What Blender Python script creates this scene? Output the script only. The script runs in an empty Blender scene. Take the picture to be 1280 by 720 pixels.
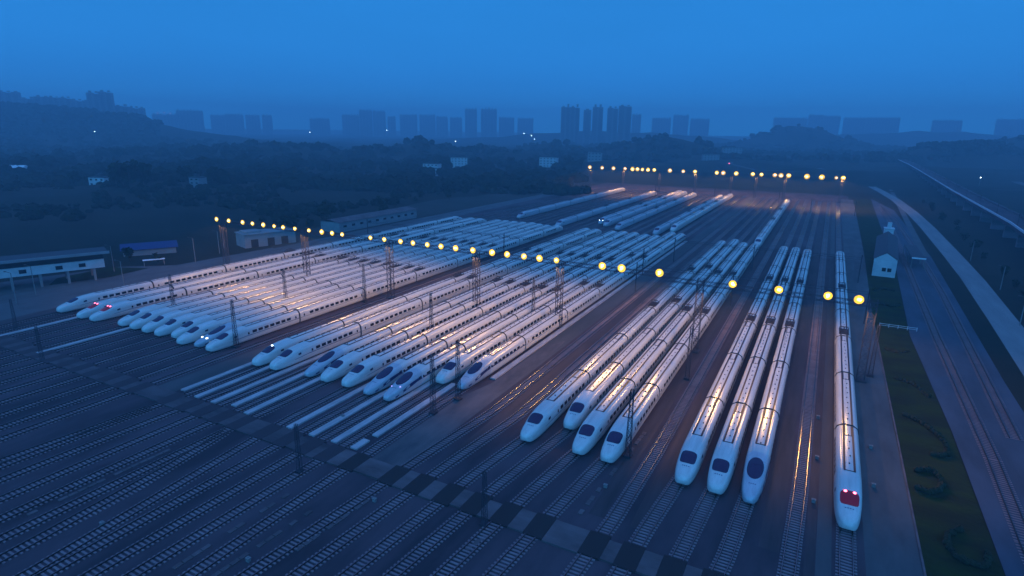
import bpy, math, random
from mathutils import Vector, Matrix
R = math.radians
random.seed(7)
SC = bpy.context.scene
COL = SC.collection

# ------------------------------------------------------------------ camera
cam = bpy.data.cameras.new('camera')
cam.sensor_width = 36.0
cam.lens = 740.0 / 1280.0 * 36.0
cam.clip_start = 1.0
cam.clip_end = 30000.0
camo = bpy.data.objects.new('camera', cam)
COL.objects.link(camo)
camo.matrix_world = (Matrix.Translation((0, 0, 49.53)) @ Matrix.Rotation(R(27.696), 4, 'Z')
                     @ Matrix.Rotation(R(90 - 14.929), 4, 'X') @ Matrix.Rotation(R(0.7946), 4, 'Z'))
SC.camera = camo

# ------------------------------------------------------------------ sky (blue hour)
# near the skyline ahead the sky is a mid blue, it darkens upwards; the last
# daylight is low in the sky behind the camera.
SKY_LOW = (0.034, 0.40, 1.0)
SKY_MID = (0.026, 0.305, 0.88)
SKY_HIGH = (0.023, 0.265, 0.77)
SKY_TOP = (0.15, 0.225, 0.72)
SKY_BACK = (0.075, 0.52, 1.35)
w = bpy.data.worlds.new('World')
SC.world = w
w.use_nodes = True
nt = w.node_tree
nt.nodes.clear()
N = nt.nodes.new
L = nt.links.new
out = N('ShaderNodeOutputWorld')
bg = N('ShaderNodeBackground')
tc = N('ShaderNodeTexCoord')
sep = N('ShaderNodeSeparateXYZ')
L(tc.outputs['Generated'], sep.inputs[0])
mr = N('ShaderNodeMapRange')
mr.inputs['From Min'].default_value = 0.0
mr.inputs['From Max'].default_value = 1.0
L(sep.outputs['Z'], mr.inputs['Value'])
cr = N('ShaderNodeValToRGB')
e = cr.color_ramp.elements
e[0].position = 0.0
e[0].color = (*SKY_LOW, 1)
e[1].position = 1.0
e[1].color = (*SKY_TOP, 1)
for p, c in ((0.07, SKY_MID), (0.23, SKY_HIGH), (0.40, (0.06, 0.19, 0.62))):
    k = e.new(p)
    k.color = (*c, 1)
L(mr.outputs['Result'], cr.inputs['Fac'])
dot = N('ShaderNodeVectorMath')
dot.operation = 'DOT_PRODUCT'
L(tc.outputs['Generated'], dot.inputs[0])
dot.inputs[1].default_value = Vector((0.30, -0.86, 0.42)).normalized()
bk = N('ShaderNodeMapRange')
bk.interpolation_type = 'SMOOTHSTEP'
bk.inputs['From Min'].default_value = 0.05
bk.inputs['From Max'].default_value = 0.95
L(dot.outputs['Value'], bk.inputs['Value'])
noi = N('ShaderNodeTexNoise')
noi.inputs['Scale'].default_value = 2.2
noi.inputs['Detail'].default_value = 4
mp = N('ShaderNodeMapping')
mp.inputs['Scale'].default_value = (1, 1, 5)
L(tc.outputs['Generated'], mp.inputs['Vector'])
L(mp.outputs[0], noi.inputs['Vector'])
cl = N('ShaderNodeMapRange')
cl.inputs['To Min'].default_value = 0.90
cl.inputs['To Max'].default_value = 1.10
L(noi.outputs['Fac'], cl.inputs['Value'])
mx = N('ShaderNodeMix')
mx.data_type = 'RGBA'
L(bk.outputs['Result'], mx.inputs['Factor'])
L(cr.outputs['Color'], mx.inputs['A'])
mx.inputs['B'].default_value = (*SKY_BACK, 1)
mul = N('ShaderNodeVectorMath')
mul.operation = 'SCALE'
L(mx.outputs['Result'], mul.inputs[0])
L(cl.outputs['Result'], mul.inputs['Scale'])
L(mul.outputs['Vector'], bg.inputs['Color'])
bg.inputs['Strength'].default_value = 1.0
L(bg.outputs[0], out.inputs['Surface'])

# soft afterglow of the set sun, behind the camera
sl = bpy.data.lights.new('afterglow', 'SUN')
sl.energy = 0.5
sl.angle = R(60)
sl.color = (0.09, 0.45, 1.0)
so = bpy.data.objects.new('afterglow', sl)
COL.objects.link(so)
so.rotation_euler = Vector((0.30, -0.86, 0.42)).to_track_quat('Z', 'Y').to_euler()

vs = SC.view_settings
vs.view_transform = 'Standard'
vs.look = 'None'
vs.exposure = 0.0
vs.gamma = 1.0
SC.cycles.use_denoising = True
SC.cycles.max_bounces = 5
SC.cycles.diffuse_bounces = 2
SC.cycles.glossy_bounces = 2
SC.cycles.volume_bounces = 0
SC.cycles.transmission_bounces = 2
SC.cycles.caustics_reflective = False
SC.cycles.caustics_refractive = False
SC.cycles.sample_clamp_indirect = 4.0
SC.cycles.use_light_tree = True

HAZE_DENSITY = 0.00054
HAZE_COLOR = (0.56, 0.82, 1.0)
SPOT_NEAR = 310.0
SPOT_STRONG = 780.0
SPOT_FAR = 900.0
LAMP_COLOR = (1.0, 0.51, 0.14)

# ------------------------------------------------------------------ materials
def mat(name, col, rough=0.6, metal=0.0, emit=None, es=0.0, spec=0.5, noise=None, bump=None):
    """noise: (scale vector, amount, second colour) varies the base colour by place."""
    m = bpy.data.materials.new(name)
    m.use_nodes = True
    t = m.node_tree
    b = t.nodes['Principled BSDF']
    b.inputs['Base Color'].default_value = (*col, 1)
    b.inputs['Roughness'].default_value = rough
    b.inputs['Metallic'].default_value = metal
    b.inputs['Specular IOR Level'].default_value = spec
    if emit:
        b.inputs['Emission Color'].default_value = (*emit, 1)
        b.inputs['Emission Strength'].default_value = es
        m.cycles.emission_sampling = 'NONE'
    if noise:
        sc, amt, c2 = noise
        g = t.nodes.new('ShaderNodeNewGeometry')
        mp = t.nodes.new('ShaderNodeMapping')
        mp.inputs['Scale'].default_value = sc
        n = t.nodes.new('ShaderNodeTexNoise')
        n.inputs['Scale'].default_value = 1.0
        n.inputs['Detail'].default_value = 6
        n.inputs['Roughness'].default_value = 0.62
        t.links.new(g.outputs['Position'], mp.inputs['Vector'])
        t.links.new(mp.outputs[0], n.inputs['Vector'])
        r = t.nodes.new('ShaderNodeMapRange')
        r.inputs['From Min'].default_value = 0.5 - 0.5 * amt
        r.inputs['From Max'].default_value = 0.5 + 0.5 * amt
        t.links.new(n.outputs['Fac'], r.inputs['Value'])
        x = t.nodes.new('ShaderNodeMix')
        x.data_type = 'RGBA'
        x.inputs['A'].default_value = (*col, 1)
        x.inputs['B'].default_value = (*c2, 1)
        t.links.new(r.outputs['Result'], x.inputs['Factor'])
        t.links.new(x.outputs['Result'], b.inputs['Base Color'])
        if bump:
            bn = t.nodes.new('ShaderNodeTexNoise')
            bn.inputs['Scale'].default_value = bump[0]
            bn.inputs['Detail'].default_value = 4
            t.links.new(g.outputs['Position'], bn.inputs['Vector'])
            bp = t.nodes.new('ShaderNodeBump')
            bp.inputs['Strength'].default_value = bump[1]
            bp.inputs['Distance'].default_value = bump[2]
            t.links.new(bn.outputs['Fac'], bp.inputs['Height'])
            t.links.new(bp.outputs[0], b.inputs['Normal'])
    return m

M = {}
M['paint'] = mat('white_train_paint', (0.76, 0.73, 0.69), 0.24, noise=((1.6, 0.10, 1.6), 0.5, (0.54, 0.51, 0.48)))
M['paint2'] = mat('silver_train_paint', (0.58, 0.60, 0.62), 0.28, 0.1, noise=((1.6, 0.10, 1.6), 0.5, (0.38, 0.39, 0.43)))
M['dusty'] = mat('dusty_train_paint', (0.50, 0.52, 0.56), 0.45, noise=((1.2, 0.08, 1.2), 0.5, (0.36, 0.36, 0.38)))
M['gutter'] = mat('dark_roof_trim', (0.035, 0.016, 0.016), 0.6)
M['stripe'] = mat('blue_stripe_paint', (0.012, 0.02, 0.10), 0.35)
M['glass'] = mat('dark_cab_glass', (0.006, 0.012, 0.05), 0.12, spec=0.6)
M['redglass'] = mat('red_lit_cab_glass', (0.03, 0.004, 0.012), 0.15, emit=(0.8, 0.0, 0.06), es=0.07)  # red glow around the tail lights put into the glass as emission
M['wglass'] = mat('carriage_window_glass', (0.008, 0.010, 0.02), 0.12)
M['rubber'] = mat('gangway_rubber', (0.012, 0.012, 0.015), 0.8)
M['under'] = mat('bogie_grime', (0.020, 0.018, 0.018), 0.8)
M['door'] = mat('door_paint', (0.56, 0.57, 0.60), 0.35)
M['panto'] = mat('pantograph_metal', (0.03, 0.022, 0.03), 0.6, 0.3)
M['redlamp'] = mat('red_tail_light', (0.5, 0.02, 0.05), emit=(1.0, 0.12, 0.22), es=9)
M['whitelamp'] = mat('white_head_light', (0.8, 0.8, 0.8), emit=(0.85, 0.97, 1.0), es=7)
M['duskylamp'] = mat('dim_purple_light', (0.5, 0.4, 0.7), emit=(0.42, 0.35, 1.0), es=2.2)
M['rail'] = mat('rusty_rail_steel', (0.035, 0.022, 0.020), 0.42, 0.6)
M['railtop'] = mat('worn_rail_head', (0.30, 0.28, 0.27), 0.26, 1.0)
M['sleeper'] = mat('concrete_sleeper', (0.30, 0.21, 0.22), 0.85, noise=((0.25, 0.25, 0.6), 0.4, (0.20, 0.12, 0.13)))
M['ballast'] = mat('dark_ballast', (0.045, 0.031, 0.038), 0.95, spec=0.25,
                   noise=((0.11, 0.03, 0.1), 0.24, (0.100, 0.064, 0.076)), bump=(6.0, 0.35, 0.06))
M['stain'] = mat('oily_ballast', (0.040, 0.024, 0.026), 0.9, noise=((0.7, 0.08, 0.1), 0.4, (0.08, 0.05, 0.055)), bump=(6.0, 0.35, 0.06))
M['strip'] = mat('pale_concrete_walkway', (0.60, 0.53, 0.54), 0.85, noise=((0.8, 0.25, 1), 0.5, (0.28, 0.26, 0.26)))
M['slab_old'] = mat('dirty_crossing_concrete', (0.125, 0.088, 0.094), 0.95, noise=((0.12, 0.3, 1), 0.35, (0.052, 0.034, 0.038)))
M['panel_old'] = mat('dirty_rubber_panel', (0.052, 0.031, 0.036), 0.95)
M['slab'] = mat('crossing_concrete', (0.17, 0.12, 0.125), 0.9, noise=((0.12, 0.3, 1), 0.35, (0.075, 0.05, 0.052)))
M['panel'] = mat('crossing_rubber_panel', (0.040, 0.026, 0.026), 0.95, spec=0.3)
M['paved'] = mat('worn_service_paving', (0.105, 0.088, 0.092), 0.95,
                 noise=((0.12, 0.03, 0.1), 0.32, (0.052, 0.050, 0.052)), bump=(3.0, 0.2, 0.05))
M['paved_side'] = mat('cracked_side_paving', (0.115, 0.11, 0.115), 0.95,
                      noise=((0.18, 0.06, 0.1), 0.35, (0.055, 0.055, 0.06)))
M['side_asphalt'] = mat('blue_asphalt', (0.055, 0.072, 0.105), 0.9, noise=((0.18, 0.05, 0.1), 0.3, (0.030, 0.040, 0.060)))  # asphalt base colour shifted towards blue
M['road'] = mat('pale_concrete_road', (0.235, 0.235, 0.24), 0.9, noise=((0.25, 0.04, 0.1), 0.4, (0.155, 0.155, 0.16)))
M['leftroad'] = mat('service_road_surface', (0.105, 0.105, 0.11), 0.9, noise=((0.2, 0.1, 0.1), 0.4, (0.06, 0.06, 0.065)))
M['ground'] = mat('dark_land', (0.012, 0.013, 0.006), 0.97, spec=0.1,
                  noise=((0.012, 0.02, 0.02), 0.35, (0.036, 0.028, 0.018)))
M['lawn'] = mat('dark_grass', (0.028, 0.038, 0.005), 0.97, spec=0.1, noise=((0.10, 0.22, 0.1), 0.22, (0.018, 0.020, 0.006)), bump=(1.2, 0.5, 0.3))
M['bank'] = mat('bare_earth_bank', (0.062, 0.050, 0.045), 0.97, spec=0.1, noise=((0.03, 0.05, 0.1), 0.35, (0.045, 0.045, 0.035)))
M['crown'] = mat('dark_foliage', (0.018, 0.022, 0.009), 0.9, spec=0.15, noise=((0.5, 0.5, 0.5), 0.5, (0.034, 0.038, 0.016)))
M['wood'] = mat('woodland_foliage', (0.010, 0.012, 0.006), 0.95, spec=0.1, noise=((0.03, 0.03, 0.03), 0.4, (0.026, 0.026, 0.014)))
M['trunk'] = mat('tree_bark', (0.06, 0.045, 0.035), 0.9)
M['steel'] = mat('galvanised_lattice', (0.055, 0.05, 0.065), 0.7, 0.2)
M['mast'] = mat('weathered_mast_steel', (0.045, 0.038, 0.05), 0.7, 0.3)
M['pale_post'] = mat('pale_concrete_post', (0.22, 0.20, 0.20), 0.8)
M['lamp'] = mat('sodium_lamp_glass', (0.9, 0.7, 0.3), emit=(1.0, 0.86, 0.26), es=5.0)
M['lampw'] = mat('pale_lamp_glass', (0.9, 0.8, 0.6), emit=(1.0, 0.80, 0.62), es=2.6)
M['bowl'] = mat('sodium_halo_bowl', (0.6, 0.4, 0.1), emit=(1.0, 0.56, 0.02), es=0.55)  # bowl surface emits an orange ring, standing in for the lamp's halo
M['housing'] = mat('lamp_housing', (0.10, 0.09, 0.08), 0.6, 0.5)
M['white_wall'] = mat('white_render', (0.62, 0.62, 0.62), 0.85, noise=((0.3, 0.3, 0.5), 0.5, (0.42, 0.42, 0.44)))
M['grey_wall'] = mat('grey_render', (0.30, 0.29, 0.30), 0.85, noise=((0.2, 0.2, 0.4), 0.5, (0.20, 0.20, 0.21)))
M['tower_wall'] = mat('tower_block_wall', (0.16, 0.15, 0.16), 0.85)
M['dark_roof'] = mat('dark_roof_sheet', (0.05, 0.05, 0.06), 0.8)
M['blue_roof'] = mat('blue_sheet_roof', (0.012, 0.03, 0.13), 0.7)
M['white_sheet'] = mat('white_sheet_roof', (0.75, 0.76, 0.78), 0.5)
M['pane'] = mat('dark_window_pane', (0.012, 0.014, 0.02), 0.25)
M['concrete'] = mat('viaduct_concrete', (0.22, 0.17, 0.20), 0.9, noise=((0.05, 0.05, 0.3), 0.4, (0.08, 0.075, 0.08)))
M['parapet'] = mat('pale_parapet', (0.72, 0.70, 0.72), 0.8)
M['citylamp'] = mat('city_lamp_glass', (1, 1, 1), emit=(0.75, 0.95, 1.0), es=9)
M['neon'] = mat('magenta_sign_light', (1, 0.1, 0.8), emit=(1.0, 0.05, 0.75), es=5)
M['pinklamp'] = mat('pink_roof_light', (1, 0.5, 0.9), emit=(0.85, 0.42, 1.0), es=4)
M['carpaint'] = mat('dark_car_paint', (0.05, 0.05, 0.07), 0.3)

# ------------------------------------------------------------------ mesh helper
class MB:
    def __init__(s):
        s.v, s.f, s.m = [], [], []
    def quad(s, a, b, c, d, mi=0):
        n = len(s.v)
        s.v += [tuple(a), tuple(b), tuple(c), tuple(d)]
        s.f.append((n, n + 1, n + 2, n + 3))
        s.m.append(mi)
    def box(s, x0, x1, y0, y1, z0, z1, mi=0, bottom=True):
        n = len(s.v)
        s.v += [(x0, y0, z0), (x1, y0, z0), (x1, y1, z0), (x0, y1, z0), (x0, y0, z1), (x1, y0, z1), (x1, y1, z1), (x0, y1, z1)]
        F = [(4, 5, 6, 7), (0, 1, 5, 4), (1, 2, 6, 5), (2, 3, 7, 6), (3, 0, 4, 7)]
        if bottom:
            F.append((3, 2, 1, 0))
        for q in F:
            s.f.append(tuple(n + i for i in q))
            s.m.append(mi)
    def bar(s, a, b, r, mi=0, n=4, r2=None):
        a, b = Vector(a), Vector(b)
        d = (b - a)
        if d.length < 1e-6:
            return
        q = d.to_track_quat('Z', 'Y')
        r2 = r if r2 is None else r2
        k = len(s.v)
        for p, rr in ((a, r), (b, r2)):
            for i in range(n):
                t = 2 * math.pi * (i + .5) / n
                s.v.append(tuple(p + q @ Vector((rr * math.cos(t), rr * math.sin(t), 0))))
        for i in range(n):
            j = (i + 1) % n
            s.f.append((k + i, k + j, k + n + j, k + n + i))
            s.m.append(mi)
        s.f.append(tuple(k + n + i for i in range(n)))
        s.m.append(mi)
        s.f.append(tuple(k + n - 1 - i for i in range(n)))
        s.m.append(mi)
    def ball(s, c, r, mi=0, seg=10, ring=6, zs=1.0, jit=0.0, rnd=None):
        k = len(s.v)
        for i in range(ring + 1):
            ph = math.pi * i / ring
            for j in range(seg):
                th = 2 * math.pi * j / seg
                rr = r * (1 + (rnd.uniform(-jit, jit) if jit else 0))
                s.v.append((c[0] + rr * math.sin(ph) * math.cos(th), c[1] + rr * math.sin(ph) * math.sin(th), c[2] + rr * zs * math.cos(ph)))
        for i in range(ring):
            for j in range(seg):
                j2 = (j + 1) % seg
                s.f.append((k + i * seg + j, k + (i + 1) * seg + j, k + (i + 1) * seg + j2, k + i * seg + j2))
                s.m.append(mi)
    def mesh(s, name, mats, smooth=False):
        me = bpy.data.meshes.new(name)
        me.from_pydata(s.v, [], s.f)
        for m_ in (mats if isinstance(mats, (list, tuple)) else [mats]):
            me.materials.append(m_)
        if any(s.m):
            me.polygons.foreach_set('material_index', s.m)
        if smooth:
            me.polygons.foreach_set('use_smooth', [True] * len(s.f))
        me.update()
        return me
    def build(s, name, mats, parent=None, loc=(0, 0, 0), smooth=False):
        return link(name, s.mesh(name, mats, smooth), parent, loc)

def link(name, data, parent=None, loc=(0, 0, 0)):
    o = bpy.data.objects.new(name, data)
    COL.objects.link(o)
    o.location = loc
    if parent:
        o.parent = parent
    return o

def tag(o, label=None, cat=None, group=None, kind=None):
    if label:
        o['label'] = label
    if cat:
        o['category'] = cat
    if group:
        o['group'] = group
    if kind:
        o['kind'] = kind
    return o

def empty(name, loc=(0, 0, 0), rz=0.0):
    o = bpy.data.objects.new(name, None)
    COL.objects.link(o)
    o.location = loc
    o.rotation_euler = (0, 0, rz)
    o.empty_display_size = 0.5
    return o

def struct(o):
    o['kind'] = 'structure'
    return o

def copy_tree(o, parent=None):
    c = o.copy()
    COL.objects.link(c)
    c.parent = parent
    for ch in list(o.children):
        copy_tree(ch, c)
    return c

ORD = ['first', 'second', 'third', 'fourth', 'fifth', 'sixth', 'seventh', 'eighth', 'ninth', 'tenth', 'eleventh', 'twelfth',
       'thirteenth', 'fourteenth', 'fifteenth', 'sixteenth', 'seventeenth', 'eighteenth', 'nineteenth', 'twentieth',
       'twenty-first', 'twenty-second', 'twenty-third', 'twenty-fourth', 'twenty-fifth', 'twenty-sixth', 'twenty-seventh',
       'twenty-eighth', 'twenty-ninth', 'thirtieth', 'thirty-first', 'thirty-second', 'thirty-third', 'thirty-fourth']

# ------------------------------------------------------------------ terrain
CY, SY = math.cos(R(27.696)), math.sin(R(27.696))
def place(px, D):
    """ground point at forward distance D along the view azimuth of photo column px."""
    r = (px - 640) / 740.0 * D * 1.0
    return (r * CY - D * SY, r * SY + D * CY)
def hz(px):
    return 162.7 + (px - 640) * 0.01387
def height(px, py, D):
    return 49.5 + (hz(px) - py) / 740.0 * D / 0.93

HILLS = []   # x, y, height, sx, sy
def hill(px, top, D, wid, dep):
    x, y = place(px, D)
    HILLS.append((x, y, max(height(px, top, D), 3), wid, dep))
# far left ridge that carries the first blocks
hill(-60, 150, 1500, 420, 260)
hill(60, 153, 1500, 330, 240)
hill(170, 156, 1500, 260, 240)
hill(300, 184, 1000, 130, 150)
hill(380, 182, 950, 110, 120)
hill(505, 176, 1050, 75, 90)
hill(610, 184, 1100, 90, 120)
hill(820, 174, 1250, 110, 120)
hill(880, 188, 1150, 60, 80)
hill(975, 162, 1900, 135, 140)
hill(1030, 174, 1800, 120, 120)
hill(1200, 181, 1100, 120, 90)
hill(1260, 172, 1300, 110, 90)
hill(700, 180, 1300, 100, 100)
hill(760, 165, 2400, 500, 200)
hill(1150, 166, 2600, 700, 200)
def elev(x, y):
    z = 0.0
    for hx, hy, hh, sx, sy in HILLS:
        u = ((x - hx) * CY + (y - hy) * SY) / sx
        v = (-(x - hx) * SY + (y - hy) * CY) / sy
        q = u * u + v * v
        if q < 9:
            z = max(z, 0) + hh * math.exp(-q) * (1.0 if z < 1 else 0.55)
    rough = 4.0 * math.sin(x * 0.021 + 1.3) * math.sin(y * 0.017) + 2.5 * math.sin(x * 0.057) * math.cos(y * 0.049 + 2)
    # flat around the yard
    dx = max(-235 - x, x - 150, 0)
    dy = max(y - 640, 0)
    d = math.hypot(dx, dy)
    k = min(d / 260.0, 1.0)
    return z * min(d / 120.0, 1.0) + (rough + 3) * k

m = MB()
xs = [-9000, -6500, -4800, -3800] + [-3200 + 80 * i for i in range(0, 16)] + [-1900 + 34 * i for i in range(0, 90)] + [1180 + 90 * i for i in range(0, 14)] + [2600, 3300, 4500, 6500, 9000]
ys = [-600, -300, -100, 0] + [60 + 30 * i for i in range(0, 66)] + [2060 + 80 * i for i in range(0, 16)] + [3500, 4200, 5500, 7500, 10500]
nx, ny = len(xs), len(ys)
for y in ys:
    for x in xs:
        m.v.append((x, y, elev(x, y) - 0.02))
for j in range(ny - 1):
    for i in range(nx - 1):
        m.f.append((j * nx + i, j * nx + i + 1, (j + 1) * nx + i + 1, (j + 1) * nx + i))
        m.m.append(0)
struct(m.build('ground', M['ground'], smooth=True))

def sheet(name, pts, z, mt):
    mm = MB()
    mm.v = [(x, y, z) for x, y in pts]
    mm.f = [tuple(range(len(pts)))]
    mm.m = [0]
    return struct(mm.build(name, mt))
def ribbon(name, line, wd, z, mt, thick=0.0):
    mm = MB()
    for i in range(len(line) - 1):
        pass
    L_, R_ = [], []
    for i, p in enumerate(line):
        a = Vector(line[max(i - 1, 0)][:2])
        b = Vector(line[min(i + 1, len(line) - 1)][:2])
        d = (b - a).normalized()
        n = Vector((-d.y, d.x)) * (wd / 2)
        L_.append((p[0] + n.x, p[1] + n.y))
        R_.append((p[0] - n.x, p[1] - n.y))
    for i in range(len(line) - 1):
        zz = [z if len(q) < 3 else q[2] + z for q in (line[i], line[i + 1])]
        mm.quad((*R_[i], zz[0]), (*R_[i + 1], zz[1]), (*L_[i + 1], zz[1]), (*L_[i], zz[0]))
        if thick:
            mm.quad((*L_[i], zz[0]), (*L_[i + 1], zz[1]), (*L_[i + 1], zz[1] - thick), (*L_[i], zz[0] - thick))
            mm.quad((*R_[i + 1], zz[1]), (*R_[i], zz[0]), (*R_[i], zz[0] - thick), (*R_[i + 1], zz[1] - thick))
    return mm.build(name, mt)

# yard bed, kept a little above the land
sheet('yard_ballast_ground', [(-196, -20), (15.8, -20), (15.8, 575), (-196, 575)], 0.03, M['ballast'])
# paved lanes inside the yard
sheet('service_lane_pavement', [(-111.2, 62.6), (-105.9, 62.6), (-105.9, 520), (-111.2, 520)], 0.036, M['paved'])
sheet('service_lane_pavement', [(-57.0, 62.6), (-50.9, 62.6), (-50.4, 100), (-50.2, 520), (-54.6, 520), (-54.8, 95), (-57.0, 88)], 0.036, M['paved'])
sheet('service_lane_pavement', [(4.6, 30), (6.3, 30), (6.3, 520), (4.6, 520)], 0.036, M['paved'])
sheet('service_lane_pavement', [(9.9, 20), (15.8, 20), (17.8, 330), (19.0, 540), (9.9, 540)], 0.040, M['paved_side'])
for (xa, xb, ya, yb) in ((-47.1, -45.0, 64, 300), (-22.6, -20.5, 66, 420), (-17.0, -15.0, 66, 420), (-1.8, 0.6, 70, 420), (3.4, 4.5, 60, 420), (-190, -181.5, 60, 300)):
    sheet('oil_stained_ground', [(xa, ya), (xb, ya), (xb, yb), (xa, yb)], 0.038, M['stain'])

M['paved_light'] = mat('pale_patched_paving', (0.165, 0.125, 0.125), 0.95, noise=((0.22, 0.07, 0.1), 0.3, (0.065, 0.055, 0.062)), bump=(3.0, 0.2, 0.05))
sheet('patched_lane_pavement', [(-56.9, 62.7), (-51.0, 62.7), (-50.6, 100), (-51.5, 128), (-54.2, 120), (-54.9, 96), (-56.8, 88)], 0.044, M['paved_light'])
# land right of the yard
sheet('grass_verge_ground', [(16.2, 40), (24.0, 40), (24.4, 118), (23.4, 175), (26.8, 259), (29.6, 440), (31.5, 560), (18.8, 540), (18.2, 333), (15.9, 185), (15.8, 113)], 0.05, M['lawn'])
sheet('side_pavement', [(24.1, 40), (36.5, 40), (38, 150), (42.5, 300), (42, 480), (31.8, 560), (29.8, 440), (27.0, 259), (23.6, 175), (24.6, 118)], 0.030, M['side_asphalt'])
ribbon('access_road', [(38.5, 60), (43.5, 120), (45.8, 150), (48.0, 200), (50.3, 260), (51.2, 310), (52.2, 400), (51.8, 470), (49.0, 560), (43.5, 640), (36, 720), (24, 820), (4, 930), (-20, 1040)], 7.2, 0.06, M['road'])['kind'] = 'structure'
ribbon('verge_path', [(40.4, 300), (44.5, 420), (52, 640), (56, 760), (52, 900)], 3.0, 0.05, M['leftroad'])['kind'] = 'structure'
# left of the yard
sheet('left_service_road', [(-199, 20), (-183, 20), (-187, 120), (-190, 200), (-193, 520), (-202, 520), (-205, 260), (-205, 165), (-207.5, 130), (-204, 95)], 0.045, M['leftroad'])
sheet('left_parking_ground', [(-199, 20), (-204, 95), (-207.5, 130), (-222, 118), (-232, 84), (-215, 40)], 0.03, M['paved_side'])
sheet('earth_bank_ground', [(-203, 170), (-206, 262), (-203, 560), (-290, 760), (-262, 520), (-248, 330), (-222, 182)], 0.06, M['bank'])
sheet('grass_patch_ground', [(-214, 92), (-209, 108), (-211, 122), (-224, 116), (-222, 98)], 0.07, M['lawn'])

# ------------------------------------------------------------------ railway tracks
# (x at Y=25, x at Y=66, x at Y=84 and beyond)
TR = [(-179, -179, -179), (-174, -174, -174), (-168.8, -168.6, -168.5), (-163.6, -163.2, -163.1), (-158.4, -158.1, -158),
      (-154.4, -153.2, -153), (-149.6, -148.3, -148), (-144.6, -143.2, -143), (-139.6, -138.2, -138), (-134.3, -133.1, -133),
      (-128.6, -128.2, -128.1), (-122.4, -123, -123.2), (-117, -117.8, -118.3), (-112.6, -113.1, -113.4),
      (-103.6, -102.5, -102.4), (-99.4, -97.6, -97.4), (-93.8, -93.2, -93), (-88.8, -88.6, -88.6), (-84.2, -83.9, -83.8),
      (-74.5, -78.2, -78.4), (-72.6, -72.6, -72.6), (-68.2, -67.8, -67.5), (-64.0, -63.4, -63.3), (-58.3, -58.4, -58.4),
      (-53.6, -50.4, -48.4), (-48.8, -45.8, -43.6), (-44.0, -40.8, -38.3), (-39.8, -36.3, -33.7), (-35.2, -31.6, -29.2), (-30.4, -26.6, -24.5),
      (-22.4, -19.2, -18.6), (-17.4, -14.9, -13.1), (-13.0, -9.8, -8.3), (-9.6, -5.0, -3.9), (0.4, 1.8, 2.2), (7.6, 7.8, 8.0)]
def track_mesh(pts, ystart, yend, step=0.6):
    def X(y):
        for (xa, ya), (xb, yb) in zip(pts, pts[1:]):
            if y <= yb:
                t = (y - ya) / (yb - ya)
                return xa + (xb - xa) * t
        return pts[-1][0]
    m = MB()
    y = ystart
    rd = random.Random(int(pts[0][0] * 10))
    while y < yend:
        x = X(y)
        dz = rd.uniform(-0.012, 0.012)
        m.box(x - 1.14, x + 1.14, y - 0.13, y + 0.13, 0.0, 0.13 + dz, 0, bottom=False)
        y += step if y < 330 else step * 2
    cuts = [c for c in (25, 46, 66, 75, 84, 95, 300, yend) if ystart < c <= yend]
    prev = ystart
    for c in [ystart] + cuts:
        if c <= prev:
            continue
        xa, xb = X(prev), X(c)
        for s in (-0.7175, 0.7175):
            w_ = 0.055
            for (ww, z0, z1, mi) in ((0.06, 0.10, 0.285, 1), (0.036, 0.285, 0.29, 2)):
                k = len(m.v)
                m.v += [(xa + s - ww, prev, z0), (xa + s + ww, prev, z0), (xa + s + ww, prev, z1), (xa + s - ww, prev, z1),
                        (xb + s - ww, c, z0), (xb + s + ww, c, z0), (xb + s + ww, c, z1), (xb + s - ww, c, z1)]
                for q in ((3, 2, 6, 7), (0, 3, 7, 4), (1, 5, 6, 2), (0, 1, 2, 3)):
                    m.f.append(tuple(k + i for i in q))
                    m.m.append(mi)
        prev = c
    return m
for xa, xb, xc in TR:
    pts = [(xa, 10), (xa, 25), (xb, 66), (xc, 86), (xc, 90)]
    o = track_mesh(pts, 14.0, 520.0).build('railway_track', [M['sleeper'], M['rail'], M['railtop']])
    struct(o)
# tracks that join or end in the throat
for pts, y0, y1 in (([(-79.6, 14), (-80.6, 40), (-83.6, 57), (-83.8, 58)], 14, 57),
                    ([(-107.4, 14), (-104.6, 36), (-103.4, 56), (-103, 57)], 14, 56)):
    struct(track_mesh(pts, y0, y1).build('railway_track', [M['sleeper'], M['rail'], M['railtop']]))
# single track outside the yard on the right
def bend_track(line):
    m = MB()
    acc = 0.0
    for (a, b) in zip(line, line[1:]):
        a, b = Vector(a), Vector(b)
        d = (b - a)
        ln = d.length
        d.normalize()
        n = Vector((-d.y, d.x))
        t = 0.0
        while t < ln:
            p = a + d * t
            k = len(m.v)
            for su, sv in ((-1.25, -.14), (1.25, -.14), (1.25, .14), (-1.25, .14)):
                q = p + n * su + d * sv
                m.v.append((q.x, q.y, 0.13))
            m.f.append((k + 3, k + 2, k + 1, k))
            m.m.append(0)
            t += 0.65
        for s in (-0.7175, 0.7175):
            p, q = a + n * s, b + n * s
            m.bar((p.x, p.y, 0.2), (q.x, q.y, 0.2), 0.085, 1)
    return m
struct(bend_track([(27.4, 60), (28.0, 87), (28.8, 110), (29.0, 131), (29.5, 178), (30.9, 247), (33, 330), (35, 420), (35, 500)]).build('railway_track', [M['sleeper'], M['rail']]))
struct(bend_track([(33.6, 120), (35.0, 160), (37.4, 230), (38.5, 300), (38.5, 420), (36, 520)]).build('railway_track', [M['sleeper'], M['rail']]))

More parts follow.
